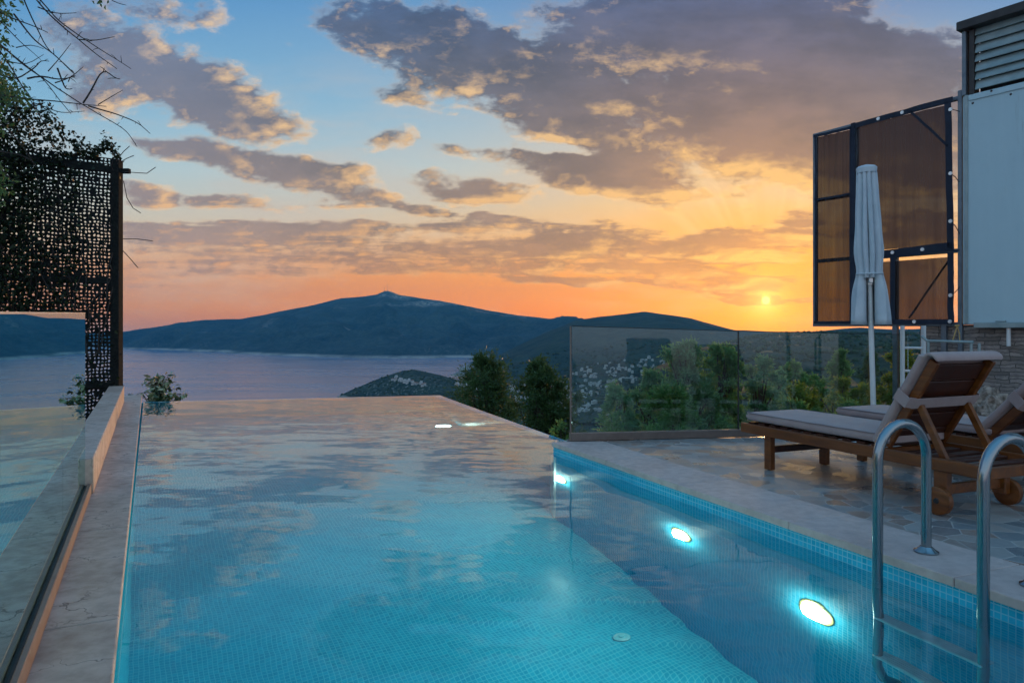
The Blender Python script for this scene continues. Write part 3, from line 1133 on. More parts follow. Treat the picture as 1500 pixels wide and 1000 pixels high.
mb.add(V, [(j * (nu + 1) + i, j * (nu + 1) + i + 1, (j + 1) * (nu + 1) + i + 1, (j + 1) * (nu + 1) + i) for j in range(nv) for i in range(nu)])
o = mb.build('pool_water', M['water'], smooth=True)
struct(o)

# pool lights


def refract_to(px, py):
    """entry point and horizontal direction of the view ray at (px, py), and depth gained per metre under water"""
    d = F * (CAMZ - WZ) / (py - HORIZON)
    e = Vector(((px - 750) / F * d, d, WZ))
    hd = Vector((e.x, e.y, 0)).normalized()
    ti = math.atan2(math.hypot(e.x, e.y), CAMZ - WZ)
    tt = math.asin(math.sin(ti) / 1.333)
    return e, hd, 1.0 / math.tan(tt)


def on_line(e, hd, q, d):
    """distance along hd from e to the vertical wall through q with direction d"""
    det = hd.x * (-d.y) - hd.y * (-d.x)
    bx, by = q.x - e.x, q.y - e.y
    return (bx * (-d.y) - by * (-d.x)) / det


LN = ['round white pool light nearest the steel ladder in the right wall', 'round white pool light in the right wall, midway along the row', 'round white pool light in the right wall under the far corner of the deck']
for (px, py), lab in zip([(1196, 900), (998, 783), (822, 718)], LN):
    e, hd, k = refract_to(px, py)
    t_ = on_line(e, hd, Rp(0, .02), Rd)
    p = Vector((e.x + hd.x * t_, e.y + hd.y * t_, WZ - t_ * k))
    p.z = max(p.z, -1.02)
    sc = 1.0 if px > 1100 else .9
    s_ = (p - R0).dot(Rd)
    t0 = thing('pool_light', lab, 'pool light', tuple(p), group='underwater lights of the pool')
    ax = -Rn
    m = MB()
    rr = .115 * sc
    ring = []
    prof = [(rr * 1.06, 0.0), (rr * 1.04, .004), (rr * .95, .006), (rr * .80, .006), (rr * .78, .004)]
    n = 36
    bx_, bz_ = Rd, Vector((0, 0, 1))
    vs, fs = [], []
    for (q, hgt) in prof:
        for i in range(n):
            a = 2 * math.pi * i / n
            vs.append(p + (bx_ * math.cos(a) + bz_ * math.sin(a)) * q + ax * hgt)
    for j in range(len(prof) - 1):
        for i in range(n):
            fs.append((j * n + i, j * n + (i + 1) % n, (j + 1) * n + (i + 1) % n, (j + 1) * n + i))
    m.add(vs, fs)
    m.build('ring', M['lamp_ring'], t0, smooth=True)
    m = MB()
    vs = [p + ax * .040]
    fs = []
    for q, hgt in ((rr * .55, .034), (rr * .86, .009)):
        for i in range(n):
            a = 2 * math.pi * i / n
            vs.append(p + (bx_ * math.cos(a) + bz_ * math.sin(a)) * q + ax * hgt)
    for i in range(n):
        fs.append((0, 1 + i, 1 + (i + 1) % n)); fs.append((1 + i, 1 + n + i, 1 + n + (i + 1) % n, 1 + (i + 1) % n))
    m.add(vs, fs)
    m.build('lens', M['lamp_lens'], t0, smooth=True)
# the fourth lies in the floor towards the far end
e, hd, k = refract_to(650, 624)
t_ = (WZ - FLOOR) / k
p = Vector((e.x + hd.x * t_, e.y + hd.y * t_, FLOOR))
t0 = thing('pool_light', 'small white pool light shining from the floor near the far edge', 'pool light', tuple(p), group='underwater lights of the pool')
m = MB(); m.tube([p, p + Vector((0, 0, .022)), p + Vector((0, 0, .030))], [.15, .145, .122], 32, cap=False); m.build('ring', M['paint_white'], t0, smooth=True)
m = MB(); m.tube([p + Vector((0, 0, .008)), p + Vector((0, 0, .014)), p + Vector((0, 0, .018))], [.112, .11, .06], 32); m.build('lens', M['lamp_dim'], t0, smooth=True)
# floor inlet
e, hd, k = refract_to(912, 935)
t_ = (WZ - FLOOR) / k
p = Vector((e.x + hd.x * t_, e.y + hd.y * t_, FLOOR))
m = MB(); m.tube([p, p + Vector((0, 0, .015)), p + Vector((0, 0, .02))], [.06, .06, .04], 24); m.tube([p + Vector((0, 0, .018)), p + Vector((0, 0, .03))], [.02, .018], 12)
tag(m.build('floor_inlet', M['inlet'], loc=tuple(p)), 'small round pale water inlet set in the pool floor', 'pool inlet')

# ----------------------------------------------------------------------------- terrace on the right
GL0 = Vector((.58, 6.94, 0)); GL1 = Vector((2.29, 7.20, 0)); GL2 = Vector((4.17, 7.485, 0))
GLd = (GL2 - GL0).normalized()
GLn = Vector((-GLd.y, GLd.x, 0))                                       # away from the viewer
end0 = R0 + Vector((0, 0, 0))
Wd = Vector((.574, -.8185, 0)).normalized()                            # along the house wall, towards the viewer
Wn = Vector((-Wd.y, Wd.x, 0))
if Wn.x > 0:
    Wn = -Wn                                                           # towards the terrace
W00 = Vector((4.37, 7.0, 0))
cp = MB()
CW = .455
# coping slabs with open joints
s0 = 0.0
for L_ in (1.02, 1.0, 1.04, .98, 1.0, 1.0, 1.0, 1.6):
    a, b = s0 + (.0015 if s0 else 0), s0 + L_ - .0015
    q = [Rp(a, 0), Rp(b, 0), Rp(b, CW), Rp(a, CW)]
    if s0 == 0.0:
        q[3] = R0 + GLd * (CW * 1.12) + GLn * -.02
    c = sum(q, Vector()) / 4
    cp.prism([(p.x, p.y) for p in q] if (q[1] - q[0]).cross(q[2] - q[0]).z > 0 else [(p.x, p.y) for p in reversed(q)], -.045, 0.0)
    s0 += L_
o = cp.build('pool_coping', M['coping'])
bv = o.modifiers.new('edge', 'BEVEL'); bv.width = .006; bv.segments = 2; bv.limit_method = 'ANGLE'
struct(o)
dk = MB()
dp = [Rp(8.6, CW + .002), Vector((9, -1.5, 0)), Vector((9, 5, 0)), W00 + Wd * -.3 + Vector((.6, .4, 0)), GL2 + GLn * .12, GL0 + GLn * .12 - GLd * .02, R0 + GLd * (CW * 1.12) + GLn * -.015, Rp(.55, CW + .002)]
dk.prism([(p.x, p.y) for p in dp], -.20, -.004)
struct(dk.build('terrace_floor', M['deck']))
# retaining wall under the open end of the terrace
rw = MB()
a, b = R0 + GLd * .01, GL2 + GLd * .6
rw.bar(a + GLn * .02 + Vector((0, 0, -2.3)), b + GLn * .02 + Vector((0, 0, -2.3)), .14, 4.15)
tag(rw.build('retaining_wall', M['render_wall'], loc=tuple(a)), 'pale retaining wall under the terrace end below the glass balustrade', 'retaining wall')

# glass balustrade
gb = thing('glass_balustrade', 'clear frameless glass balustrade in a brown channel at the end of the terrace', 'glass balustrade', tuple(GL0))
Hs = [1.113, 1.062, 1.024]
m = MB()
m.bar(GL0 - GLd * .015 + Vector((0, 0, .037)), GL2 + Vector((0, 0, .037)), .075, .074, bevel=.003)
m.build('channel', M['channel'], gb)


def pane(a, b, z0, za, zb, nrm, th_, gap=.004):
    d = (b - a).normalized()
    a, b = a + d * gap, b - d * gap
    v = []
    for sgn in (-1, 1):
        o_ = nrm * (th_ / 2 * sgn)
        v += [(a.x + o_.x, a.y + o_.y, z0), (b.x + o_.x, b.y + o_.y, z0), (b.x + o_.x, b.y + o_.y, zb), (a.x + o_.x, a.y + o_.y, za)]
    mm = MB()
    mm.add(v, [(0, 1, 2, 3), (7, 6, 5, 4), (0, 4, 5, 1), (1, 5, 6, 2), (2, 6, 7, 3), (3, 7, 4, 0)])
    return mm


pane(GL0, GL1, .06, Hs[0], Hs[1], GLn, .014).build('glass_pane', M['glass'], gb)
pane(GL1, GL2, .06, Hs[1], Hs[2], GLn, .014).build('glass_pane', M['glass'], gb)
m = MB()
m.bar(GL0 - GLd * .008 + Vector((0, 0, .0)), GL0 - GLd * .008 + Vector((0, 0, Hs[0] + .004)), .016, .014, up=GLd, bevel=.002)
m.build('end_trim', M['channel'], gb)
m = MB()
m.bar(GL1 + Vector((0, 0, .076)), GL1 + Vector((0, 0, Hs[1] + .002)), .02, .010, up=GLd)
m.build('joint_seal', M['seal'], gb)
m = MB()
m.bar(GL0 + Vector((0, 0, Hs[0] + .004)), GL1 + Vector((0, 0, Hs[1] + .004)), .018, .006)
m.bar(GL1 + Vector((0, 0, Hs[1] + .004)), GL2 + Vector((0, 0, Hs[2] + .004)), .018, .006)
m.build('edge_line', M['seal'], gb)

# ----------------------------------------------------------------------------- left edge: coping, kerb wall, glass screen
cl = MB()
s0 = -3.9
rs = random.Random(3)
for L_ in (1.7, 1.5, 1.25, 1.4, 1.3, 1.45, 1.35, 1.5, 1.4, 1.75):
    a, b = s0 + .001, s0 + L_ - .001
    b = min(b, 10.79)
    q = [Lp(a, -.012), Lp(b, -.012), Lp(b, .55), Lp(a, .55)]
    zt = rs.uniform(-.002, .002)
    cl.prism([(p.x, p.y) for p in q] if (q[1] - q[0]).cross(q[2] - q[0]).z > 0 else [(p.x, p.y) for p in reversed(q)], -.05, zt)
    s0 += L_
    if s0 >= 10.7:
        break
o = cl.build('pool_side_coping', M['coping_left'])
bv = o.modifiers.new('edge', 'BEVEL'); bv.width = .006; bv.segments = 2; bv.limit_method = 'ANGLE'
struct(o)
# outer side of the pool on the left
m = MB(); m.bar(Lp(-3.9, .30, -2.3), Lp(10.79, .30, -2.3), .5, 4.45)
tag(m.build('support_wall', M['render_wall'], loc=tuple(Lp(0, .3))), 'pale support wall carrying the stone coping along the near side of the pool', 'retaining wall')
KS0, KS1 = 2.93, 9.55
kb = thing('kerb_wall', 'low raised kerb wall of pale stone slabs between pool coping and dark trellis', 'low wall', tuple(Lp(KS0, .3)))
m = MB()
s0 = KS0
for L_ in (1.35, 1.3, 1.4, 1.25, 1.32):
    m.bar(Lp(s0 + .001, .315, .118), Lp(min(s0 + L_ - .001, KS1), .315, .118), .20, .236, bevel=.006)
    s0 += L_
m.build('stone_slab', M['coping_left'], kb)
GS = .265
gs = thing('glass_screen', 'tall reflective glass screen in a metal channel at the near pool edge', 'glass screen', tuple(Lp(0, GS)))
m = MB()
m.bar(Lp(-2.6, GS - .028, .035), Lp(2.925, GS - .028, .035), .022, .07, bevel=.003)
m.bar(Lp(-2.6, GS + .028, .035), Lp(2.925, GS + .028, .035), .022, .07, bevel=.003)
m.build('channel', M['channel'], gs)
m = MB(); m.bar(Lp(-2.6, GS, .03), Lp(2.92, GS, .03), .032, .058); m.build('channel_seal', M['seal'], gs)


def gz(s): return 1.139 + (1.192 - 1.139) * (s + .03) / 2.92


pane(Lp(1.53, GS), Lp(2.89, GS), .04, gz(1.53), gz(2.89), Ln, .012, .002).build('glass_pane', M['glass_reflective'], gs)
pane(Lp(-2.6, GS), Lp(1.53, GS), .04, gz(-2.6), gz(1.53), Ln, .012, .002).build('glass_pane', M['glass_reflective'], gs)

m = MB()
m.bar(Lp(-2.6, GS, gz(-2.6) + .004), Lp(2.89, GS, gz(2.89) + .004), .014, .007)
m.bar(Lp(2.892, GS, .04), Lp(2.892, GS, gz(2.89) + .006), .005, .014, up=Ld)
m.build('edge_line', M['edge_glint'], gs)  # pale strip painted for the light caught on the glass top and end
m = MB(); m.bar(Lp(1.53, GS, .04), Lp(1.53, GS, gz(1.53)), .004, .0125, up=Ld); m.build('joint_seal', M['seal'], gs)
# ----------------------------------------------------------------------------- trellis screen with climbers
TR = Vector((-5.95, 10.70, 0)); Td = Vector((-.796, -.605, 0)).normalized(); Tn = Vector((-Td.y, Td.x, 0))
if Tn.y > 0:
    Tn = -Tn                                                           # towards the viewer
TZ = 3.62
tl = thing('trellis_screen', 'tall black perforated trellis screen overgrown with dark climbers', 'trellis', tuple(TR))
m = MB(); m.bar(TR + Vector((0, 0, -1.5)), TR + Vector((0, 0, TZ)), .13, .13, up=(1, 0, 0), bevel=.006)
m.box(TR + Vector((.11, .02, 3.46)), (.16, .07, .07), bevel=.005)
m.build('post', M['iron'], tl)
m = MB(); m.bar(TR + Td * 3.0 + Vector((0, 0, -1.5)), TR + Td * 3.0 + Vector((0, 0, TZ)), .13, .13, up=(1, 0, 0), bevel=.006)
m.build('post', M['iron'], tl)
for z, hh_ in ((3.47, .10), (1.80, .09), (.25, .09)):
    m = MB(); m.bar(TR + Td * .06 + Vector((0, 0, z)), TR + Td * 2.94 + Vector((0, 0, z)), .05, hh_, bevel=.004); m.build('rail', M['iron'], tl)
rs = random.Random(8)
cell = .052
ncx, ncz = 57, 78
cor = {}
for i in range(ncx + 1):
    for j in range(ncz + 1):
        jx = 0 if i in (0, ncx) else rs.uniform(-.42, .42) * cell
        jz = 0 if j in (0, ncz) else rs.uniform(-.42, .42) * cell
        cor[i, j] = ((i + .5 * (j % 2)) * cell + jx, -.42 + j * cell + jz)
m = MB()
for i in range(ncx):
    for j in range(ncz):
        c4 = [cor[i, j], cor[i + 1, j], cor[i + 1, j + 1], cor[i, j + 1]]
        out8 = []
        for k in range(4):
            a, b = c4[k], c4[(k + 1) % 4]
            out8 += [a, ((a[0] + b[0]) / 2, (a[1] + b[1]) / 2)]
        cx, cz = sum(q[0] for q in c4) / 4, sum(q[1] for q in c4) / 4

        def T3(q): return TR + Td * q[0] + Vector((0, 0, q[1])) + Tn * -.01
        fill = .07 + .5 * max(0, noise.noise(Vector((cx * 1.3, cz * 1.3, 2))))
        if rs.random() < fill:
            m.face([T3(q) for q in out8]); continue
        el_a, el_b, el_t = cell * rs.uniform(.26, .47), cell * rs.uniform(.17, .36), rs.uniform(0, math.pi)
        inn = []
        for q in out8:
            th_a = math.atan2(q[1] - cz, q[0] - cx) - el_t
            rr = el_a * el_b / math.hypot(el_b * math.cos(th_a), el_a * math.sin(th_a))
            rr = min(rr, .88 * math.hypot(q[0] - cx, q[1] - cz))
            inn.append((cx + rr * math.cos(th_a + el_t), cz + rr * math.sin(th_a + el_t)))
        for k in range(8):
            k2 = (k + 1) % 8
            m.face([T3(out8[k]), T3(out8[k2]), T3(inn[k2]), T3(inn[k])])
o = m.build('perforated_panel', M['iron'], tl)
sm = o.modifiers.new('thick', 'SOLIDIFY'); sm.thickness = .018

# climber
rng = np.random.default_rng(4)
rs = random.Random(4)
cen, dirs, size = [], [], []


def ivy_leaf(u, z, dep, s):
    p = TR + Td * u + Vector((0, 0, z)) + Tn * dep
    cen.append(p)
    d = Vector((rs.gauss(0, 1), rs.gauss(0, 1), rs.gauss(-.5, .8)))
    dirs.append(d); size.append(s)


def top_edge(u):      # upper outline of the mass of leaves, by distance from the post
    return 3.72 + .10 * math.sin(u * 9) + max(0, u - .12) * .62 + .12 * noise.noise(Vector((u * 4, 0, 0)))


n_ = 0
while n_ < 34000:
    u = rs.uniform(-.06, 3.0) if rs.random() < .25 else rs.uniform(.5, 3.0)
    z = rs.uniform(-.5, 5.0)
    te = top_edge(u)
    if z > te:
        continue
    dens_ = min(1.0, max(.02, (u - .30 + .55 * noise.noise(Vector((u * 1.6, z * 1.2, 5)))) * 1.3))
    if z > 3.3:
        dens_ = max(dens_, .35 + .9 * noise.noise(Vector((u * 3.2, z * 3.2, 1))))
    if z < 1.3:
        dens_ = max(dens_, (1.3 - z) * .38)
    if rs.random() > dens_:
        continue
    ivy_leaf(u, z, rs.uniform(-.25, .16), rs.uniform(.045, .085)); n_ += 1
for _ in range(520):     # loose sprays above the top rail near the post
    u = rs.uniform(-.03, .55); z = 3.62 + abs(rs.gauss(0, .10)) + .15 * max(0, math.sin(u * 13))
    ivy_leaf(u, z, rs.uniform(-.05, .05), rs.uniform(.04, .075))
iv_ = thing('climbing_plant', 'dark leafy climber covering the black trellis and spilling over its top', 'climbing plant', tuple(TR + Td * 1.2))
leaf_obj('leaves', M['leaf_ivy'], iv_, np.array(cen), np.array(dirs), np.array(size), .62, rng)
m = MB()
for k in range(26):
    u = rs.uniform(.1, 2.9); z = rs.uniform(-.3, 1.5)
    pts = []
    for q in range(14):
        pts.append(TR + Td * u + Vector((0, 0, z)) + Tn * rs.uniform(.01, .05))
        u += rs.uniform(-.13, .11); z += rs.uniform(.08, .3)
        u = min(2.95, max(.02, u))
        if z > top_edge(u):
            break
    if len(pts) > 2:
        m.tube(pts, [.012 - .008 * i / len(pts) for i in range(len(pts))], 5)
for pl in ([(183, 252), (215, 254), (228, 245)], [(181, 265), (186, 290), (195, 305), (206, 312)], [(179, 350), (200, 350), (224, 353)], [(179, 366), (190, 378), (202, 392)], [(170, 236), (181, 222), (190, 214)], [(172, 240), (186, 232), (196, 228)]):
    m.tube([P(x, y, 10.6) for x, y in pl], .006, 5)
m.build('stems', M['twig'], iv_, smooth=True)

# bare twigs and leaves hanging in from a tree above
tw = thing('overhanging_branch', 'bare thin hanging twigs with a few leaves in the upper corner beside the trellis', 'tree branch', tuple(P(0, 60, 5.0)))
rs = random.Random(21)
LINES = [
    [(30, -40), (53, 0), (80, 29), (125, 67), (171, 101)], [(35, -40), (58, 0), (85, 30), (130, 62), (192, 101)], [(20, -40), (35, 0), (51, 35), (67, 69), (110, 109)],
    [(-40, 30), (8, 72), (30, 92), (50, 106), (76, 124), (120, 153), (156, 174), (186, 192), (200, 214)], [(-40, 40), (12, 76), (40, 98), (66, 118), (88, 148), (104, 167)],
    [(-30, 130), (0, 140), (40, 145), (80, 148), (120, 153), (156, 156)], [(122, 151), (138, 126), (146, 106), (156, 103), (166, 115), (176, 116)], [(144, 153), (162, 142), (180, 132)],
    [(130, 155), (172, 168), (200, 178), (220, 196)], [(70, 105), (90, 82), (104, 64)], [(80, 122), (104, 114), (122, 98)], [(-10, 20), (28, 60), (60, 88)], [(20, 20), (50, 60), (80, 80), (108, 108)],
    [(-20, 160), (0, 180), (20, 198), (40, 224), (52, 244)], [(-20, 215), (0, 222), (30, 226), (48, 236)], [(-20, 230), (4, 250), (22, 270)], [(-20, 50), (10, 88), (30, 122), (52, 160), (70, 190)],
    [(-30, 60), (20, 110), (44, 140), (60, 172)], [(55, 10), (80, 20), (112, 19)], [(115, 58), (140, 60), (168, 54)], [(-20, 5), (10, 24), (44, 36), (70, 48)], [(150, -10), (165, 4), (185, 8)],
    [(10, 90), (40, 96), (64, 80)], [(40, 115), (62, 110), (86, 118), (110, 112)], [(0, 110), (24, 118), (56, 96), (58, 88), (72, 90)], [(-20, 90), (12, 130), (30, 175)], [(100, 120), (104, 108), (112, 112)],
    [(84, 100), (94, 128), (98, 132), (106, 130)], [(48, 150), (90, 166), (124, 163)], [(24, 70), (46, 64), (64, 72)]]
m = MB(); m2 = MB()
cen, dirs, size = [], [], []
for li, pl in enumerate(LINES):
    dep = rs.uniform(4.4, 5.6)
    pts = []
    for a, b in zip(pl, pl[1:]):
        nseg = max(2, int(math.hypot(b[0] - a[0], b[1] - a[1]) / 8))
        for q in range(nseg):
            u = q / nseg
            pts.append((a[0] + (b[0] - a[0]) * u + rs.uniform(-.7, .7), a[1] + (b[1] - a[1]) * u + rs.uniform(-.7, .7)))
    pts.append(pl[-1])
    for _ in range(2):
        pts = [pts[0]] + [((p[0] + 2 * q[0] + r[0]) / 4, (p[1] + 2 * q[1] + r[1]) / 4) for p, q, r in zip(pts, pts[1:], pts[2:])] + [pts[-1]]
    W = [P(x, y, dep + .01 * i) for i, (x, y) in enumerate(pts)]
    r0 = .0062 if len(pl) > 3 else .0042
    m.tube(W, [r0 * (1 - .65 * i / len(W)) for i in range(len(W))], 5)
    for i, p in enumerate(W[2:-1]):     # buds, side twiglets and a leaf here and there
        if rs.random() < .38:
            d = Vector((rs.uniform(-1, 1), rs.uniform(-.5, .5), rs.uniform(-.8, .8))).normalized()
            L_ = rs.uniform(.015, .06)
            m.tube([p, p + d * L_ * .6 + Vector((0, 0, .004)), p + d * L_], [.0028, .0022, .0012], 4)
for cx, cy, rx, ry, n in ((5, 18, 16, 22, 110), (5, 60, 10, 12, 20), (0, 108, 22, 30, 260), (16, 138, 26, 18, 220), (4, 270, 14, 25, 90), (150, 3, 8, 5, 6), (4, 180, 12, 30, 30)):
    for _ in range(n):
        cen.append(P(cx + rs.gauss(0, .55) * rx, cy + rs.gauss(0, .55) * ry, rs.uniform(4.6, 5.6)))
        dirs.append(Vector((rs.gauss(0, 1), rs.gauss(0, 1), rs.gauss(-.4, 1)))); size.append(rs.uniform(.025, .05))
m.build('twigs', M['twig'], tw, smooth=True)
leaf_obj('leaves', M['leaf_dark'], tw, np.array(cen), np.array(dirs), np.array(size), .5, np.random.default_rng(2))

# ----------------------------------------------------------------------------- trees and shrubs


def tree(name, label, cat, px, top_py, Y, width_px, base_z=None, crown_z=None, shape='oval', mat='leaf_mid', leaves=4200, leaf=.06, seed=1, group=None, low=0.0, ratio=.4, clumps=60):
    rs = random.Random(seed); rng = np.random.default_rng(seed)
    c = P(px, top_py, Y)
    zt = c.z
    zb = near_z(c.x, Y) if base_z is None else base_z
    H = zt - zb
    R = width_px / F * Y / 2
    if crown_z is not None:
        low = (crown_z - zb) / H
    loc = (c.x, Y, zb)
    root = thing(name, label, cat, loc, group=group)
    m = MB()
    lean = rs.uniform(-.06, .06)
    tr = [Vector((c.x + lean * H * t * t + .05 * math.sin(t * 5 + seed), Y, zb - .2 + (H * .92) * t)) for t in (0, .15, .3, .45, .6, .75, .9, 1)]
    r0 = .035 + .012 * H
    m.tube(tr, [r0 * (1 - .85 * i / 7) for i in range(8)], 8)
    # how far the crown reaches at each height (0 foot of crown, 1 top)

    def rad_at(h):
        if shape == 'spire':
            return (1 - h) ** .75 * (0.65 + .35 * math.sin(h * 13 + seed) ** 2) + .05
        if shape == 'tiered':
            return max(.1, (1.0 if h < .5 else 1.0 - (h - .5) * 1.75) * (.75 + .25 * math.sin(h * 9 + seed)))
        return math.sqrt(max(.02, 1 - (2 * h - .95) ** 2)) * (.8 + .25 * math.sin(h * 7 + seed)) + .06
    cb = zb + H * low
    cz = []
    for k in range(clumps):
        h = (k + rs.random()) / clumps
        h = h ** .85
        a = rs.uniform(0, 2 * math.pi)
        rr = R * rad_at(h) * (rs.random() ** .45) * (.72 + .95 * noise.noise(Vector((math.cos(a) * 1.4, math.sin(a) * 1.4, h * 4.5 + seed))))
        rr = max(.05 * R, rr)
        z = cb + (zt - cb) * h * .985
        p = Vector((c.x + lean * H * h * h + rr * math.cos(a), Y + rr * math.sin(a), z))
        sz = R * rs.uniform(.13, .32) * (.55 + .55 * (1 - h))
        cz.append((p, sz, a))
        if k % 2 == 0:
            ti = max(0, min(7, int(h * 6)))
            q = tr[ti]
            md = (q + p) / 2 + Vector((0, 0, .08 * R))
            m.tube([q, md, p], [r0 * .4 * (1 - .5 * h), r0 * .25, r0 * .08], 5)
    m.build('trunk', M['bark'], root, smooth=True)
    per = max(8, leaves // clumps)
    cen, dirs, size = [], [], []
    for p, sz, a in cz:
        out = Vector((math.cos(a), math.sin(a), .5))
        for tw_ in range(max(3, per // 9)):
            d = (Vector((rs.gauss(0, 1), rs.gauss(0, 1), rs.gauss(.25, .9))) * .8 + out * .6).normalized()
            L_ = sz * rs.uniform(.6, 1.5)
            for q in range(9):
                u = (q + rs.random()) / 9
                cen.append(p + d * L_ * u + Vector((rs.gauss(0, .02), rs.gauss(0, .02), rs.gauss(0, .02))) * 1.2)
                dirs.append(d * .8 + Vector((rs.gauss(0, .6), rs.gauss(0, .6), rs.gauss(0, .6))))
                size.append(leaf * rs.uniform(.7, 1.55))
    leaf_obj('crown', M[mat], root, np.array(cen), np.array(dirs), np.array(size), ratio, rng)
    return root


GT = 'trees below the pool edge'
tree('conifer_tree', 'dark green tree with a narrow spire standing beyond the overflow edge', 'tree', 722, 526, 19, 235, crown_z=-2.4, shape='spire', mat='leaf_dark', leaves=18000, leaf=.085, seed=3, low=.12, clumps=120, ratio=.3)
tree('evergreen_tree', 'dense blackish evergreen tree just outside the end of the glass balustrade', 'tree', 802, 533, 17, 150, crown_z=-1.9, shape='tiered', mat='leaf_dark', leaves=20000, leaf=.075, seed=8, low=.08, clumps=120, ratio=.35)
GB = 'bushes behind the glass balustrade'
tree('olive_shrub', 'lowest grey-green bush behind the left end of the glass balustrade', 'bush', 905, 566, 10.5, 100, shape='oval', mat='leaf_olive', leaves=9000, leaf=.06, seed=11, low=.12, group=GB, ratio=.3)
tree('olive_shrub', 'broad dark green bush behind the middle of the first glass pane', 'bush', 952, 545, 11.0, 125, shape='oval', mat='leaf_olive', leaves=13000, leaf=.06, seed=12, low=.12, group=GB, ratio=.3)
tree('olive_shrub', 'tallest feathery olive bush behind the first glass pane', 'bush', 1012, 503, 11.5, 130, shape='oval', mat='leaf_olive', leaves=16000, leaf=.065, seed=13, low=.12, group=GB, clumps=110, ratio=.28)
tree('olive_shrub', 'upright leafy bush behind the joint between the two glass panes', 'bush', 1065, 507, 12.0, 110, shape='oval', mat='leaf_mid', leaves=14000, leaf=.065, seed=14, low=.12, group=GB, clumps=100, ratio=.34)
tree('olive_shrub', 'loose green bush just past the glass joint above the lounger foot', 'bush', 1106, 524, 12.5, 84, shape='oval', mat='leaf_olive', leaves=9000, leaf=.065, seed=15, low=.12, group=GB, ratio=.3)
tree('olive_shrub', 'low dark bush filling the foot of the first glass pane', 'bush', 985, 572, 9.6, 215, shape='oval', mat='leaf_mid', leaves=17000, leaf=.055, seed=16, low=.1, group=GB, ratio=.34)
GR = 'trees on the slope behind the second glass pane'
tree('pine_tree', 'rounded dark tree behind the second glass pane, left of the spiky conifer', 'tree', 1172, 534, 27, 84, mat='leaf_mid', leaves=9000, leaf=.12, seed=21, low=.2, group=GR)
tree('pine_tree', 'spiky conifer rising highest behind the second glass pane', 'tree', 1226, 513, 28, 76, shape='spire', mat='leaf_mid', leaves=9000, leaf=.12, seed=22, low=.2, group=GR, ratio=.28, clumps=80)
tree('pine_tree', 'small tree behind the second glass pane beside the olive bushes', 'tree', 1136, 546, 25, 64, mat='leaf_olive', leaves=7000, leaf=.11, seed=23, low=.2, group=GR)
tree('pine_tree', 'dark conical tree directly behind the closed parasol pole', 'tree', 1272, 518, 24, 60, shape='spire', mat='leaf_dark', leaves=7000, leaf=.11, seed=24, low=.2, group=GR, clumps=70)
tree('pine_tree', 'tall yellow-green tree behind the white ladder', 'tree', 1320, 513, 15, 104, mat='leaf_yellow', leaves=13000, leaf=.075, seed=25, low=.1, group=GR, clumps=80)
GY = 'yellow-green shrubs behind the lounger'
for k, (px, py, Y, w, lab, mt) in enumerate([
        (1128, 572, 14, 80, 'low green shrub over the foot cushion of the front lounger', 'leaf_mid'), (1176, 566, 15, 84, 'bright green shrub midway along the second glass pane', 'leaf_yellow'),
        (1226, 556, 16, 84, 'yellow-green shrub left of the parasol pole', 'leaf_yellow'), (1262, 566, 14, 70, 'lower green shrub close behind the parasol pole', 'leaf_yellow'), (1160, 590, 11, 120, 'low wide green shrub along the foot of the second glass pane', 'leaf_mid'),
        (1250, 592, 11, 110, 'low wide shrub behind the rear lounger cushion', 'leaf_mid')]):
    tree('garden_shrub', lab, 'shrub', px, py, Y, w * 1.2, mat=mt, leaves=8000, leaf=.065, seed=31 + k, low=.1, group=GY)
tree('flowering_shrub', 'small pale flowering shrub at the corner of the glass balustrade', 'shrub', 822, 620, 8.3, 30, base_z=-1.2, mat='leaf_mid', leaves=500, leaf=.05, seed=41, low=.4, clumps=16)


def spray_shrub(name, label, px, py_top, py_base, Y, wpx, n_st, seed, leafL):
    rs = random.Random(seed)
    b = P(px, py_base, Y)
    b.z -= .5
    root = thing(name, label, 'shrub', tuple(b))
    m = MB(); cen, dirs, size = [], [], []
    H = P(px, py_top, Y).z - b.z
    R = wpx / F * Y / 2
    for k in range(n_st):
        a = rs.uniform(0, 2 * math.pi); rr = R * rs.random() ** .6; hh_ = H * (1 - .55 * (rr / R) ** 2) * rs.uniform(.75, 1.0)
        pts = [b + Vector((rr * math.cos(a) * u ** 1.6, rr * math.sin(a) * u ** 1.6, hh_ * math.sin(u * math.pi * .56) / math.sin(math.pi * .56 if True else 1) * (1.0))) for u in (0, .2, .4, .6, .8, 1)]
        m.tube(pts, [.009, .008, .007, .005, .004, .002], 5)
        for i in range(2, 6):
            for _ in range(3):
                p = pts[i] + Vector((rs.gauss(0, .02), rs.gauss(0, .02), rs.gauss(0, .02)))
                cen.append(p); d = Vector((rs.gauss(0, 1), rs.gauss(0, 1), rs.uniform(-1.3, .25))); dirs.append(d); size.append(leafL * rs.uniform(.7, 1.2))
    m.build('stems', M['twig'], root, smooth=True)
    leaf_obj('leaves', M['leaf_pale'], root, np.array(cen), np.array(dirs), np.array(size), .42, np.random.default_rng(seed))


def mk_pale_leaf():
    m, t, o = new_mat('leaf_pale')
    g = t.nodes.new('ShaderNodeNewGeometry')
    rnd = E(t, g.outputs['Random Per Island'])
    col = ramp(t, rnd, [(0.0, (.02, .04, .015, 1)), (.45, (.05, .09, .025, 1)), (.6, (.30, .32, .16, 1)), (1.0, (.5, .46, .28, 1))])
    p = principled(t, o, col, .45)
    return m


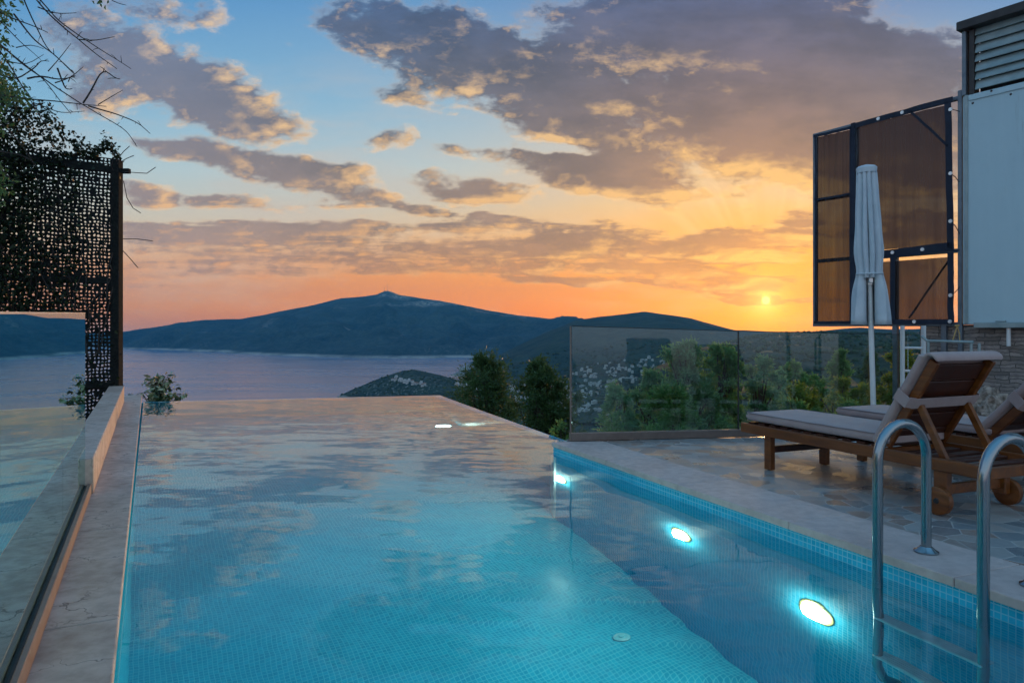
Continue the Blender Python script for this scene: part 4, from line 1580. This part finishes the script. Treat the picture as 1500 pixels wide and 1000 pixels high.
M['leaf_pale'] = mk_pale_leaf()
spray_shrub('variegated_shrub', 'arching shrub with pale-edged leaves behind the far pool corner', 232, 538, 594, 13.0, 84, 46, 6, .13)
spray_shrub('garden_plant', 'tiny leaf tip poking over the far edge of the pool', 318, 580, 592, 13.6, 14, 6, 9, .09)

# ----------------------------------------------------------------------------- sun loungers
AL = Vector((.377, -.926, 0)).normalized()
LROT = math.atan2(AL.y, AL.x)


def cushion_slab(mb, L_, Wd_, th_, puff, path=None, nx=28, ny=14, seed=0.0):
    """soft slab along local x, centred in y, from z 0 to th_; path maps (x, y, z) to its place"""
    prof = []
    K = 28
    for k in range(K):
        a = 2 * math.pi * k / K
        ca, sa = math.cos(a), math.sin(a)
        e = .38
        prof.append((math.copysign(abs(ca) ** .22, ca) * Wd_ / 2, math.copysign(abs(sa) ** .6, sa) * th_ / 2))
    base = len(mb.v)
    rows = nx + 1
    for i in range(rows):
        u = i / nx
        x = L_ * u
        end = min(1.0, min(u, 1 - u) * L_ / (th_ * .55))
        k_ = math.sqrt(max(0.0, 1 - (1 - end) ** 2))
        for (y, z) in prof:
            zz = z * (.5 + .5 * k_) * (1 + puff * math.sin(u * math.pi) * (1 - (2 * y / Wd_) ** 2))
            yy = y * (.965 + .035 * k_)
            w = .004 * noise.noise(Vector((x * 7 + seed, yy * 6, zz * 10)))
            q = (x, yy, th_ / 2 + zz + w)
            mb.v.append(tuple(path(*q)) if path else q)
    for i in range(rows - 1):
        for k in range(K):
            a, b = base + i * K + k, base + i * K + (k + 1) % K
            mb.f.append((a, a + K, b + K, b)); mb.m.append(0)
    mb.f.append(tuple(base + k for k in range(K))); mb.m.append(0)
    mb.f.append(tuple(base + (rows - 1) * K + k for k in reversed(range(K)))); mb.m.append(0)


def make_lounger(loc, ang_deg, label, group):
    t = thing('sun_lounger', label, 'sun lounger', loc, LROT, group)
    wW = .62
    zr0, zr1 = .255, .33
    X, Y, Z = Vector((1, 0, 0)), Vector((0, 1, 0)), Vector((0, 0, 1))
    m = MB()
    for y in (.018, wW - .018):
        m.box((.71, y, (zr0 + zr1) / 2), (2.02, .036, zr1 - zr0), bevel=.005)
    for x in (-.29, 1.0, 1.70):
        m.box((x, wW / 2, (zr0 + zr1) / 2 - .004), (.034, wW - .074, .062), bevel=.004)
    m.build('frame', M['wood'], t, local=True)
    m = MB()
    for i in range(11):
        m.box((-.22 + i * .118, wW / 2, zr1 + .004), (.07, wW - .076, .016), bevel=.003)
    for i in range(4):
        m.box((1.12 + i * .15, wW / 2, zr1 - .028), (.07, wW - .076, .016), bevel=.003)
    m.build('slats', M['wood_dark'], t, local=True)
    for y in (.03, wW - .03):
        m = MB(); m.box((0, y, .1275), (.07, .05, .255), bevel=.005); m.build('leg', M['wood'], t, local=True)
    for y in (.05, wW - .05):
        m = MB(); m.box((1.42, y, .165), (.085, .05, .18), bevel=.005); m.build('leg', M['wood'], t, local=True)
    m = MB(); m.box((0, wW / 2, .155), (.035, wW - .11, .05), bevel=.004); m.build('stretcher', M['wood_dark'], t, local=True)
    m = MB(); m.box((1.42, wW / 2, .14), (.035, wW - .15, .06), bevel=.004); m.build('stretcher', M['wood'], t, local=True)
    for y, sg in ((.002, -1), (wW - .002, 1)):
        c = Vector((1.43, y, .082))
        m = MB()
        r_ = .082
        m.tube([c - Y * .02, c - Y * .017, c + Y * .017, c + Y * .02], [r_ - .006, r_, r_, r_ - .006], 32)
        w_ = m.build('wheel', M['wood'], t, smooth=True, local=True)
        m = MB(); m.tube([c + Y * sg * .018, c + Y * sg * .028], [.018, .014], 14); m.build('hub', M['rubber'], w_, smooth=True, local=True)
    # backrest
    an = rad(ang_deg)
    D_, N_ = Vector((math.cos(an), 0, math.sin(an))), Vector((-math.sin(an), 0, math.cos(an)))   # up the back, and to the sitter's side
    piv = Vector((1.03, 0, zr1 + .012))
    LB = .65
    for y in (.062, wW - .062):
        m = MB()
        a = piv + Y * y; m.bar(a, a + D_ * LB, .032, .058, up=N_, bevel=.004)
        m.build('back_rail', M['wood'], t, local=True)
    m = MB()
    for i in range(5):
        a = piv + D_ * (.06 + i * .125) + N_ * .012
        m.bar(a + Y * .079, a + Y * (wW - .079), .112, .018, up=N_, bevel=.003)
    m.build('back_slats', M['wood_dark'], t, local=True)
    top = piv + D_ * .34
    ft = Vector((top.x + .20, 0, zr1 - .03))
    for y in (.10, wW - .10):
        m = MB(); m.bar(top + Y * y - N_ * .035, ft + Y * y, .028, .045, up=(1, 0, 0), bevel=.004); m.build('prop', M['wood'], t, local=True)
    m = MB(); m.bar(ft + Y * .05, ft + Y * (wW - .05), .035, .035, bevel=.004); m.build('prop_bar', M['wood_dark'], t, local=True)
    # cushions
    m = MB()
    cushion_slab(m, 1.34, wW - .05, .075, .12, lambda x, y, z: Vector((-.275 + x, wW / 2 + y, zr1 + .016 + z)), seed=ang_deg)
    sc_ = m.build('seat_cushion', M['cushion'], t, smooth=True, local=True)
    m = MB()
    for zz_ in (.017, .066):
        x0_, x1_, y0_, y1_, r_c = -.268, 1.06, .028, wW - .028, .03
        lp = []
        for (cx_, cy_, a0_) in ((x1_ - r_c, y1_ - r_c, 0), (x0_ + r_c, y1_ - r_c, 90), (x0_ + r_c, y0_ + r_c, 180), (x1_ - r_c, y0_ + r_c, 270)):
            for q in range(5):
                a = rad(a0_ + q * 22.5)
                lp.append(Vector((cx_ + r_c * math.cos(a), cy_ + r_c * math.sin(a), zr1 + .016 + zz_)))
        full = []
        for a, b in zip(lp, lp[1:] + lp[:1]):
            nn = max(1, int((b - a).length / .12))
            full += [a + (b - a) * (i / nn) + Vector((0, 0, .0015 * math.sin((a.x + i) * 9))) for i in range(nn)]
        full.append(full[0])
        m.tube(full, .0042, 6, cap=False)
    m.build('piping', M['cushion_trim'], sc_, smooth=True, local=True)
    m = MB()
    off = .032

    def bp(x, y, z):
        # back cushion bends over the top bar into a short hood
        Lm = LB + .02
        if x < Lm:
            return piv + D_ * (x - .02) + N_ * (off + z) + Y * (wW / 2 + y)
        z *= .4
        a = min(math.pi * .98, (x - Lm) / .055)
        c = piv + D_ * (Lm - .02) + N_ * (off - .03)
        r_ = .03 + z
        q = c + N_ * (math.cos(a) * r_) + D_ * (math.sin(a) * r_)
        ex = max(0.0, (x - Lm) - .055 * math.pi * .98)
        return q - D_ * ex + Y * (wW / 2 + y)
    cushion_slab(m, LB + .16, wW - .015, .062, .10, bp, nx=60, seed=ang_deg + 9)
    bc = m.build('back_cushion', M['cushion'], t, smooth=True, local=True)
    m = MB()                                                            # strap round the back at half height
    c0 = piv + D_ * .36
    hw = .036
    loop = [(-.012, off + .052), (-.012, -.036), (wW + .012, -.036), (wW + .012, off + .052)]
    y0, y1 = -.004, wW + .004
    ring = [(y0 + .02, off + .056), (y0, off + .046), (y0, -.02), (y0 + .03, -.036), (y1 - .03, -.036), (y1, -.02), (y1, off + .046), (y1 - .02, off + .056)]
    for a, b in zip(ring, ring[1:] + ring[:1]):
        pa, pb = c0 + Y * a[0] + N_ * a[1], c0 + Y * b[0] + N_ * b[1]
        sag = rs_l.uniform(-.006, .006)
        q = [pa - D_ * hw, pb - D_ * (hw + sag), pb + D_ * (hw - sag), pa + D_ * hw]
        m.face(q)
    st = m.build('strap', M['cushion'], bc, local=True)
    sm = st.modifiers.new('thick', 'SOLIDIFY'); sm.thickness = .006; sm.offset = 0
    return t


rs_l = random.Random(2)
LP0 = Vector((1.976, 5.52, 0))
make_lounger(tuple(LP0), 59, 'wooden sun lounger with mauve cushion nearest the pool, its backrest steep', 'wooden sun loungers')
PB = Vector((.926, .377, 0)).normalized()
make_lounger(tuple(LP0 + PB * .97), 46, 'wooden sun lounger with mauve cushion behind the front one, its backrest reclined further', 'wooden sun loungers')

# ----------------------------------------------------------------------------- pool ladder
f1 = Vector((2.033, 3.49, 0))
lad = thing('pool_ladder', 'shiny steel pool ladder with two arched handrails standing on the coping', 'pool ladder', tuple(f1))
rails = []
for k in range(2):
    b = f1 + Rd * (.50 * k)
    w_in = -Rn
    arc = [b + Vector((0, 0, .0)), b + Vector((0, 0, .25)), b + Vector((0, 0, .46))]
    rr, zc = .165, .475
    for i in range(15):
        a = math.pi * i / 14
        arc.append(b + w_in * (rr - rr * math.cos(a)) + Vector((0, 0, zc + rr * math.sin(a))))
    e_ = b + w_in * (2 * rr)
    arc += [e_ + Vector((0, 0, .3)), e_ + Vector((0, 0, 0)), e_ + Vector((0, 0, -.5)), e_ + Vector((0, 0, -1.05)), e_ + Vector((0, 0, -1.2)) + Rn * .04, e_ + Vector((0, 0, -1.28)) + Rn * .12]
    m = MB(); m.tube(arc, .0235, 18)
    rail = m.build('handrail', M['steel'], lad, smooth=True)
    m = MB(); m.tube([b + Vector((0, 0, .0005)), b + Vector((0, 0, .008)), b + Vector((0, 0, .014)), b + Vector((0, 0, .03))], [.056, .056, .044, .026], 28)
    m.build('flange', M['steel'], rail, smooth=True)
    rails.append(e_)
for z in (-.52, -.95):
    m = MB()
    c = (rails[0] + rails[1]) / 2 + Vector((0, 0, z)) + Rn * .015
    m.box(c, ((rails[1] - rails[0]).length + .02, .085, .022), (Rd, Rn, Vector((0, 0, 1))), bevel=.005)
    for q in range(5):
        m.box(c + Rn * (-.032 + q * .016) + Vector((0, 0, .0125)), ((rails[1] - rails[0]).length - .05, .006, .005), (Rd, Rn, Vector((0, 0, 1))))
    m.build('tread', M['grommet'], lad)

# ----------------------------------------------------------------------------- parasol
UB = Vector((3.375, 6.62, 0)); UT = Vector((3.30, 6.62, 2.60))
um = thing('closed_parasol', 'closed white parasol hanging in pleats on a pale pole before the shade screen', 'parasol', tuple(UB))
up = (UT - UB) / UT.z


def ua(z): return UB + up * z


m = MB(); m.tube([ua(.02), ua(1.3), ua(2.56)], [.024, .023, .02], 16); m.build('pole', M['paint_white'], um, smooth=True)
m = MB(); m.tube([ua(0), ua(.05), ua(.06), ua(.065)], [.24, .24, .22, .03], 32); m.tube([ua(.06), ua(.3)], [.032, .032], 16); m.build('base', M['paint_white'], um, smooth=True)
m = MB(); m.tube([ua(2.54), ua(2.585), ua(2.60), ua(2.615)], [.085, .09, .075, .02], 24); m.build('cap', M['canopy'], um, smooth=True)
m = MB()
view = math.atan2(-UB.y, -UB.x)
NP = 10
for k in range(NP):
    a0 = view + (k + .5) / NP * 2 * math.pi
    dv = abs((a0 - view + math.pi) % (2 * math.pi) - math.pi)
    hem = 1.56 if dv < .5 else 1.13
    n_r, n_c = 26, 7
    base = len(m.v)
    for i in range(n_r + 1):
        u = i / n_r
        z = 2.56 + (hem - 2.56) * u
        zz = (2.56 - z) / (2.56 - 1.13)
        r_v = .048 + .02 * zz
        r_r = .082 + .085 * zz ** 1.1 - .03 * math.exp(-((z - 1.62) / .12) ** 2)
        for j in range(n_c):
            w = j / (n_c - 1)
            ang = a0 + (w - .5) * 2 * math.pi / NP + .12 * math.sin(z * 4 + k) * zz
            q = 1 - abs(2 * w - 1)
            rr = r_v + (r_r - r_v) * q ** .8 + .006 * noise.noise(Vector((k * 3.1, w * 3, z * 5)))
            m.v.append(tuple(ua(z) + Vector((math.cos(ang) * rr, math.sin(ang) * rr, 0))))
    for i in range(n_r):
        for j in range(n_c - 1):
            a = base + i * n_c + j
            m.f.append((a, a + 1, a + n_c + 1, a + n_c)); m.m.append(0)
o = m.build('canopy', M['canopy'], um, smooth=True)
sm = o.modifiers.new('thick', 'SOLIDIFY'); sm.thickness = .004
m = MB()
for i in range(20):
    a, b = 2 * math.pi * i / 20, 2 * math.pi * (i + 1) / 20
    m.tube([ua(1.60) + Vector((math.cos(a), math.sin(a), 0)) * .112, ua(1.60) + Vector((math.cos(b), math.sin(b), 0)) * .112], .007, 6)
m.build('tie_cord', M['canopy'], um)
m = MB(); m.tube([ua(1.50), ua(1.58)], [.04, .04], 16); m.box(ua(1.54) + Vector((-.02, -.05, 0)), (.04, .04, .05), bevel=.006); m.build('runner', M['grommet'], um, smooth=True)

# ----------------------------------------------------------------------------- shade screen


def Sp(t, z, off=0.0):
    return W00 - Wd * t + Wn * off + Vector((0, 0, z))


sc = thing('shade_screen', 'tall brown shade cloth screen with dark edging and white eyelets beside the white wall', 'shade screen', tuple(Sp(.75, 0)))
ZB, ZT = 1.15, 3.31


def fpost(t, z0, z1, r=.022, off=-.03):
    m = MB(); m.bar(Sp(t, z0, off), Sp(t, z1, off), r * 2, r * 2, up=Wd, bevel=.004); m.build('frame_post', M['frame_metal'], sc)


def frail(t0, t1, z, r=.02, off=-.03, z2=None, mt='frame_metal'):
    m = MB(); m.bar(Sp(t0, z, off), Sp(t1, z if z2 is None else z2, off), r * 2, r * 2, bevel=.004); m.build('frame_rail', M[mt], sc)


fpost(1.515, ZB - .02, ZT + .01)
fpost(1.03, ZB - .02, ZT + .03)
fpost(-.03, -.1, ZT + .12, .02)
fpost(.60, -.1, 1.86, .025)
fpost(.12, -.1, 1.16, .024)
frail(1.54, -.05, ZT + .02, z2=ZT + .05)
frail(1.54, -.05, ZB - .015)
frail(1.52, 1.03, 2.575); frail(1.52, 1.03, 1.87, mt='paint_white'); frail(1.03, -.03, 1.86)
rsx = random.Random(6)


def cloth(t0, t1, z0, z1, seed):
    m = MB()
    nx_, nz_ = 26, 30
    for j in range(nz_ + 1):
        for i in range(nx_ + 1):
            u, w = i / nx_, j / nz_
            bul = .028 * noise.noise(Vector((u * 9 + seed, w * 1.2, seed))) * math.sin(math.pi * min(1, max(0, u))) ** .5 + .012 * noise.noise(Vector((u * 22 + seed, w * .8, 3)))
            ed = .018 * noise.noise(Vector((w * 3, seed, 1.0)))
            m.v.append(tuple(Sp(t0 + (t1 - t0) * u + (ed if i in (0, nx_) else 0), z0 + (z1 - z0) * w, .012 + bul)))
    for j in range(nz_):
        for i in range(nx_):
            a = j * (nx_ + 1) + i
            m.f.append((a, a + 1, a + nx_ + 2, a + nx_ + 1)); m.m.append(0)
            u0, u1 = t0 + (t1 - t0) * i / nx_ + seed, t0 + (t1 - t0) * (i + 1) / nx_ + seed
            v0, v1 = z0 + (z1 - z0) * j / nz_, z0 + (z1 - z0) * (j + 1) / nz_
            m.uv[len(m.f) - 1] = [(u0, v0), (u1, v0), (u1, v1), (u0, v1)]
    m.build('cloth_panel', M['shade_cloth'], sc, smooth=True)


cloth(1.475, 1.06, ZB + .02, ZT - .02, 1.0)
cloth(1.0, .045, 1.93, ZT, 4.0)
cloth(1.0, .045, ZB + .02, 1.80, 8.0)


def strap(t0, z0, t1, z1, w, off=.03):
    m = MB()
    a, b = Sp(t0, z0, off), Sp(t1, z1, off)
    n = 14
    d = (b - a).normalized(); sd_ = d.cross(Wn).normalized()
    for i in range(n):
        u0, u1 = i / n, (i + 1) / n
        k0, k1 = .008 * noise.noise(Vector((u0 * 5 + t0 * 7, z0, 0))), .008 * noise.noise(Vector((u1 * 5 + t0 * 7, z0, 0)))
        pa, pb = a + (b - a) * u0 + sd_ * k0, a + (b - a) * u1 + sd_ * k1
        m.bar(pa, pb + d * .003, w, .008, up=Wn)
    m.build('edge_strap', M['strap'], sc)


for a in ((1.03, ZB, 1.03, ZT + .04, .05), (.035, ZB, .035, 1.84, .055), (.035, 1.86, .06, ZT + .02, .06), (1.02, ZT + .01, .02, ZT + .04, .055), (1.02, ZB + .01, .02, ZB + .01, .05), (1.02, 1.87, .02, 1.90, .085), (.60, ZB, .60, 1.84, .05),
          (1.475, ZB, 1.475, 2.6, .022), (1.475, 2.6, 1.475, ZT, .022), (1.06, ZB, 1.06, ZT, .018), (1.5, ZB + .01, 1.05, ZB + .01, .03), (1.5, ZT - .005, 1.05, ZT, .03), (1.49, 2.575, 1.05, 2.575, .02), (.42, ZT + .02, .06, 2.90, .024)):
    strap(*a)
strap(.45, ZB + .05, .06, 1.78, .018, -.005)
for (t_, z_) in ((.035, 3.25), (.035, 2.62), (.035, 2.15), (.035, 1.42), (.04, ZB + .012), (.38, ZB + .012), (.30, 1.895), (.60, 1.89), (.5, ZT + .025), (.75, ZT + .02)):
    m = MB(); c = Sp(t_, z_, .036); m.tube([c, c + Wn * .006], [.02, .017], 14); m.build('eyelet', M['grommet'], sc, smooth=True)
for (z_, dz_) in ((2.62, -.10), (2.15, -.13), (1.42, .08), (1.86, .0), (3.25, -.03)):
    m = MB(); m.tube([Sp(.035, z_, .035), Sp(.0, z_ + dz_ * .4, .01), Sp(-.03, z_ + dz_, -.01)], .004, 5); m.build('lacing_cord', M['strap'], sc)

# ----------------------------------------------------------------------------- house on the right
hs = thing('house', 'white rendered house wall with stone base and grey louvres on top', 'house', tuple(W00))


def Hp(t, z, off=0.0):      # t grows towards the viewer
    return W00 + Wd * (t + .06) + Wn * off + Vector((0, 0, z))


def hbox(mb, t0, t1, z0, z1, o0, o1, bevel=0.0):
    c = Hp((t0 + t1) / 2, (z0 + z1) / 2, (o0 + o1) / 2)
    mb.box(c, (t1 - t0, abs(o1 - o0), z1 - z0), (Wd, Wn, Vector((0, 0, 1))), bevel)


m = MB(); hbox(m, 0, 4.5, 1.13, 3.36, -3.0, 0.0, .008); m.build('wall', M['render_wall'], hs)
# stone base, uv in metres
m = MB()


def sface(a, b, z0, z1):
    L_ = (b - a).length
    m.face([(a.x, a.y, z0), (b.x, b.y, z0), (b.x, b.y, z1), (a.x, a.y, z1)], 0, [(0, z0), (L_, z0), (L_, z1), (0, z1)])


q0, q1, q2, q3 = Hp(-.42, 0, -.05), Hp(4.5, 0, -.05), Hp(4.5, 0, -3.0), Hp(-.42, 0, -3.0)
sface(q0, q1, -.3, 1.128); sface(q1, q2, -.3, 1.128); sface(q3, q0, -.3, 1.128)
m.face([(p.x, p.y, 1.128) for p in (q0, q1, q2, q3)], 0, [(0, 0), (5, 0), (5, 3), (0, 3)])
m.build('stone_base', M['stonewall'], hs)
m = MB()
rsx = random.Random(14)
z = 3.40
while z < 3.96:
    hgt = .088
    c = Hp(2.28, z + hgt / 2, -.035)
    tilt = rad(24 + rsx.uniform(-6, 6))
    zt = Vector((0, 0, 1)) * math.cos(tilt) - Wn * math.sin(tilt)
    yt = zt.cross(Wd)
    m.box(c + Vector((0, 0, rsx.uniform(-.004, .004))), (4.36, .012, hgt * 1.12), (Wd, yt, zt), .003)
    z += hgt
m.build('louvre_panel', M['louvre'], hs)
m = MB(); hbox(m, .12, 4.46, 3.36, 3.985, -.20, -.09); m.build('louvre_backing', M['cap_dark'], hs)
m = MB(); hbox(m, .0, .035, 3.362, 3.985, -.12, .02, .004); m.build('corner_post', M['frame_metal'], hs)
m = MB(); hbox(m, .055, .10, 3.362, 3.985, -.12, .0, .004); m.build('corner_post', M['cap_dark'], hs)
m = MB(); hbox(m, -.03, 4.6, 3.99, 4.075, -3.0, .07, .006); m.build('roof_edge', M['cap_dark'], hs)
m = MB(); hbox(m, .06, 4.5, 3.30, 3.325, 0.002, .012, .002); m.build('wall_trim', M['render_wall'], hs)
for k in range(9):
    m = MB(); c = Hp(.09 + k * .16, 3.345 if k % 2 else 3.27, .0); m.tube([c, c + Wn * .007], [.011, .008], 10); m.build('fixing', M['cap_dark'], hs, smooth=True)
m = MB(); hbox(m, .02, .05, 1.14, 3.36, .001, .012, .002); m.build('edge_strip', M['louvre'], hs)
m = MB(); hbox(m, .12, 4.5, 1.10, 1.15, .003, .06, .004); hbox(m, .30, .38, 1.153, 1.166, .01, .05, .003); m.build('ledge', M['louvre'], hs)
m = MB()
m.tube([Hp(.40, 1.10, .02), Hp(.40, .93, .02)], .018, 10); m.build('drain_pipe', M['paint_white'], hs, smooth=True)

# small things by the wall
pl = [(1321, 478), (1352, 478)]
LY = 7.15
la_, lb_ = P(1322, 480, LY), P(1353, 480, LY - .12)
wl = thing('metal_ladder', 'narrow white metal ladder standing at the end of the glass balustrade', 'ladder', (la_.x, la_.y, 0))
for q in (la_, lb_):
    m = MB(); m.bar(Vector((q.x, q.y, 0)), Vector((q.x, q.y, 1.12)), .05, .025, up=(1, 0, 0), bevel=.004); m.build('side_rail', M['paint_white'], wl)
for z in (.24, .45, .67, .9):
    m = MB(); m.tube([Vector((la_.x, la_.y, z)), Vector((lb_.x, lb_.y, z))], .013, 10); m.build('rung', M['paint_white'], wl, smooth=True)
sa, sb = P(1360, 499, 6.55), P(1426, 501, 6.25)
stn = thing('tube_stand', 'white tubular stand with a bent top rail by the stone wall', 'stand', (sa.x, sa.y, 0))
m = MB(); m.tube([P(1350, 492, 6.6), P(1358, 499, 6.56), sa, sb], .013, 12); m.build('top_rail', M['louvre'], stn, smooth=True)
m = MB(); m.tube([sa, Vector((sa.x, sa.y, .0))], .012, 12); m.build('leg', M['louvre'], stn, smooth=True)
for dx_ in (-.02, .05):
    m = MB(); m.tube([sb + Vector((dx_, 0, -.01)), Vector((sb.x + dx_, sb.y, 0))], .012, 12); m.build('leg', M['louvre'], stn, smooth=True)
m = MB(); m.tube([Vector((sa.x, sa.y, .3)), Vector((sb.x - .02, sb.y, .3))], .012, 10); m.build('cross_rail', M['louvre'], stn, smooth=True)
rp = P(1402, 480, 6.75)
m = MB()
for s_ in (-1, 1):
    m.tube([rp + Vector((0, 0, .02)), rp + Vector((s_ * .02, 0, -.05)), rp + Vector((s_ * .035 - .015, -.01, -.125))], .006, 6)
m.tube([rp + Vector((-.02, 0, .02)), rp + Vector((.02, 0, .022))], .008, 6)
tag(m.build('rope_loop', M['rope'], smooth=True, loc=tuple(rp)), 'short loop of yellow rope hanging under the white wall corner', 'rope')
rc = P(1447, 578, 6.1); rc.z = .16
m = MB()
bm = bmesh.new(); bmesh.ops.create_icosphere(bm, subdivisions=4, radius=1.0)
bm.verts.index_update()
m.add([rc + Vector((v.co.x * .17, v.co.y * .15, v.co.z * .30 + .13)) * 1.0 * (1 + .0) + v.co * (.06 * noise.fractal(v.co * 2.2, 1, 2, 4)) for v in bm.verts], [[v.index for v in f.verts] for f in bm.faces])
bm.free()
M['rock'] = mat_noise('rock', (.10, .07, .05, 1), (.42, .33, .27, 1), 22, .9, bump_s=.7, lo=.35, hi=.65)
tag(m.build('rock', M['rock'], smooth=True, loc=tuple(rc)), 'rough mottled brown rock at the foot of the stone wall', 'rock')

# ----------------------------------------------------------------------------- evening air
HAZE = 4.6e-5
if HAZE:
    m = MB()
    x0, x1, y0, y1, z0, z1 = -9600, 9600, -600, 9300, SEA - 300, 520
    m.add([(x0, y0, z0), (x1, y0, z0), (x1, y1, z0), (x0, y1, z0), (x0, y0, z1), (x1, y0, z1), (x1, y1, z1), (x0, y1, z1)],
          [(3, 2, 1, 0), (4, 5, 6, 7), (0, 1, 5, 4), (1, 2, 6, 5), (2, 3, 7, 6), (3, 0, 4, 7)])
    hm, t, o_ = new_mat('haze')
    pv_ = t.nodes.new('ShaderNodeVolumePrincipled')
    pv_.inputs['Color'].default_value = (.05, .38, .80, 1)
    pv_.inputs['Density'].default_value = HAZE
    pv_.inputs['Anisotropy'].default_value = 0.0
    t.links.new(pv_.outputs[0], o_.inputs['Volume'])
    o = m.build('haze', hm)
    o['kind'] = 'stuff'; o['label'] = 'blue evening haze over the bay'

# ----------------------------------------------------------------------------- render settings
scene.view_settings.view_transform = 'Standard'
scene.view_settings.look = 'None'
scene.view_settings.exposure = 0.55
scene.view_settings.gamma = 1.0
scene.render.engine = 'CYCLES'
cy = scene.cycles
cy.use_denoising = True
cy.max_bounces = 10; cy.diffuse_bounces = 5; cy.glossy_bounces = 5; cy.transmission_bounces = 10; cy.transparent_max_bounces = 16; cy.volume_bounces = 0
cy.sample_clamp_indirect = 6.0
cy.use_adaptive_sampling = True
cy.adaptive_threshold = 0.02
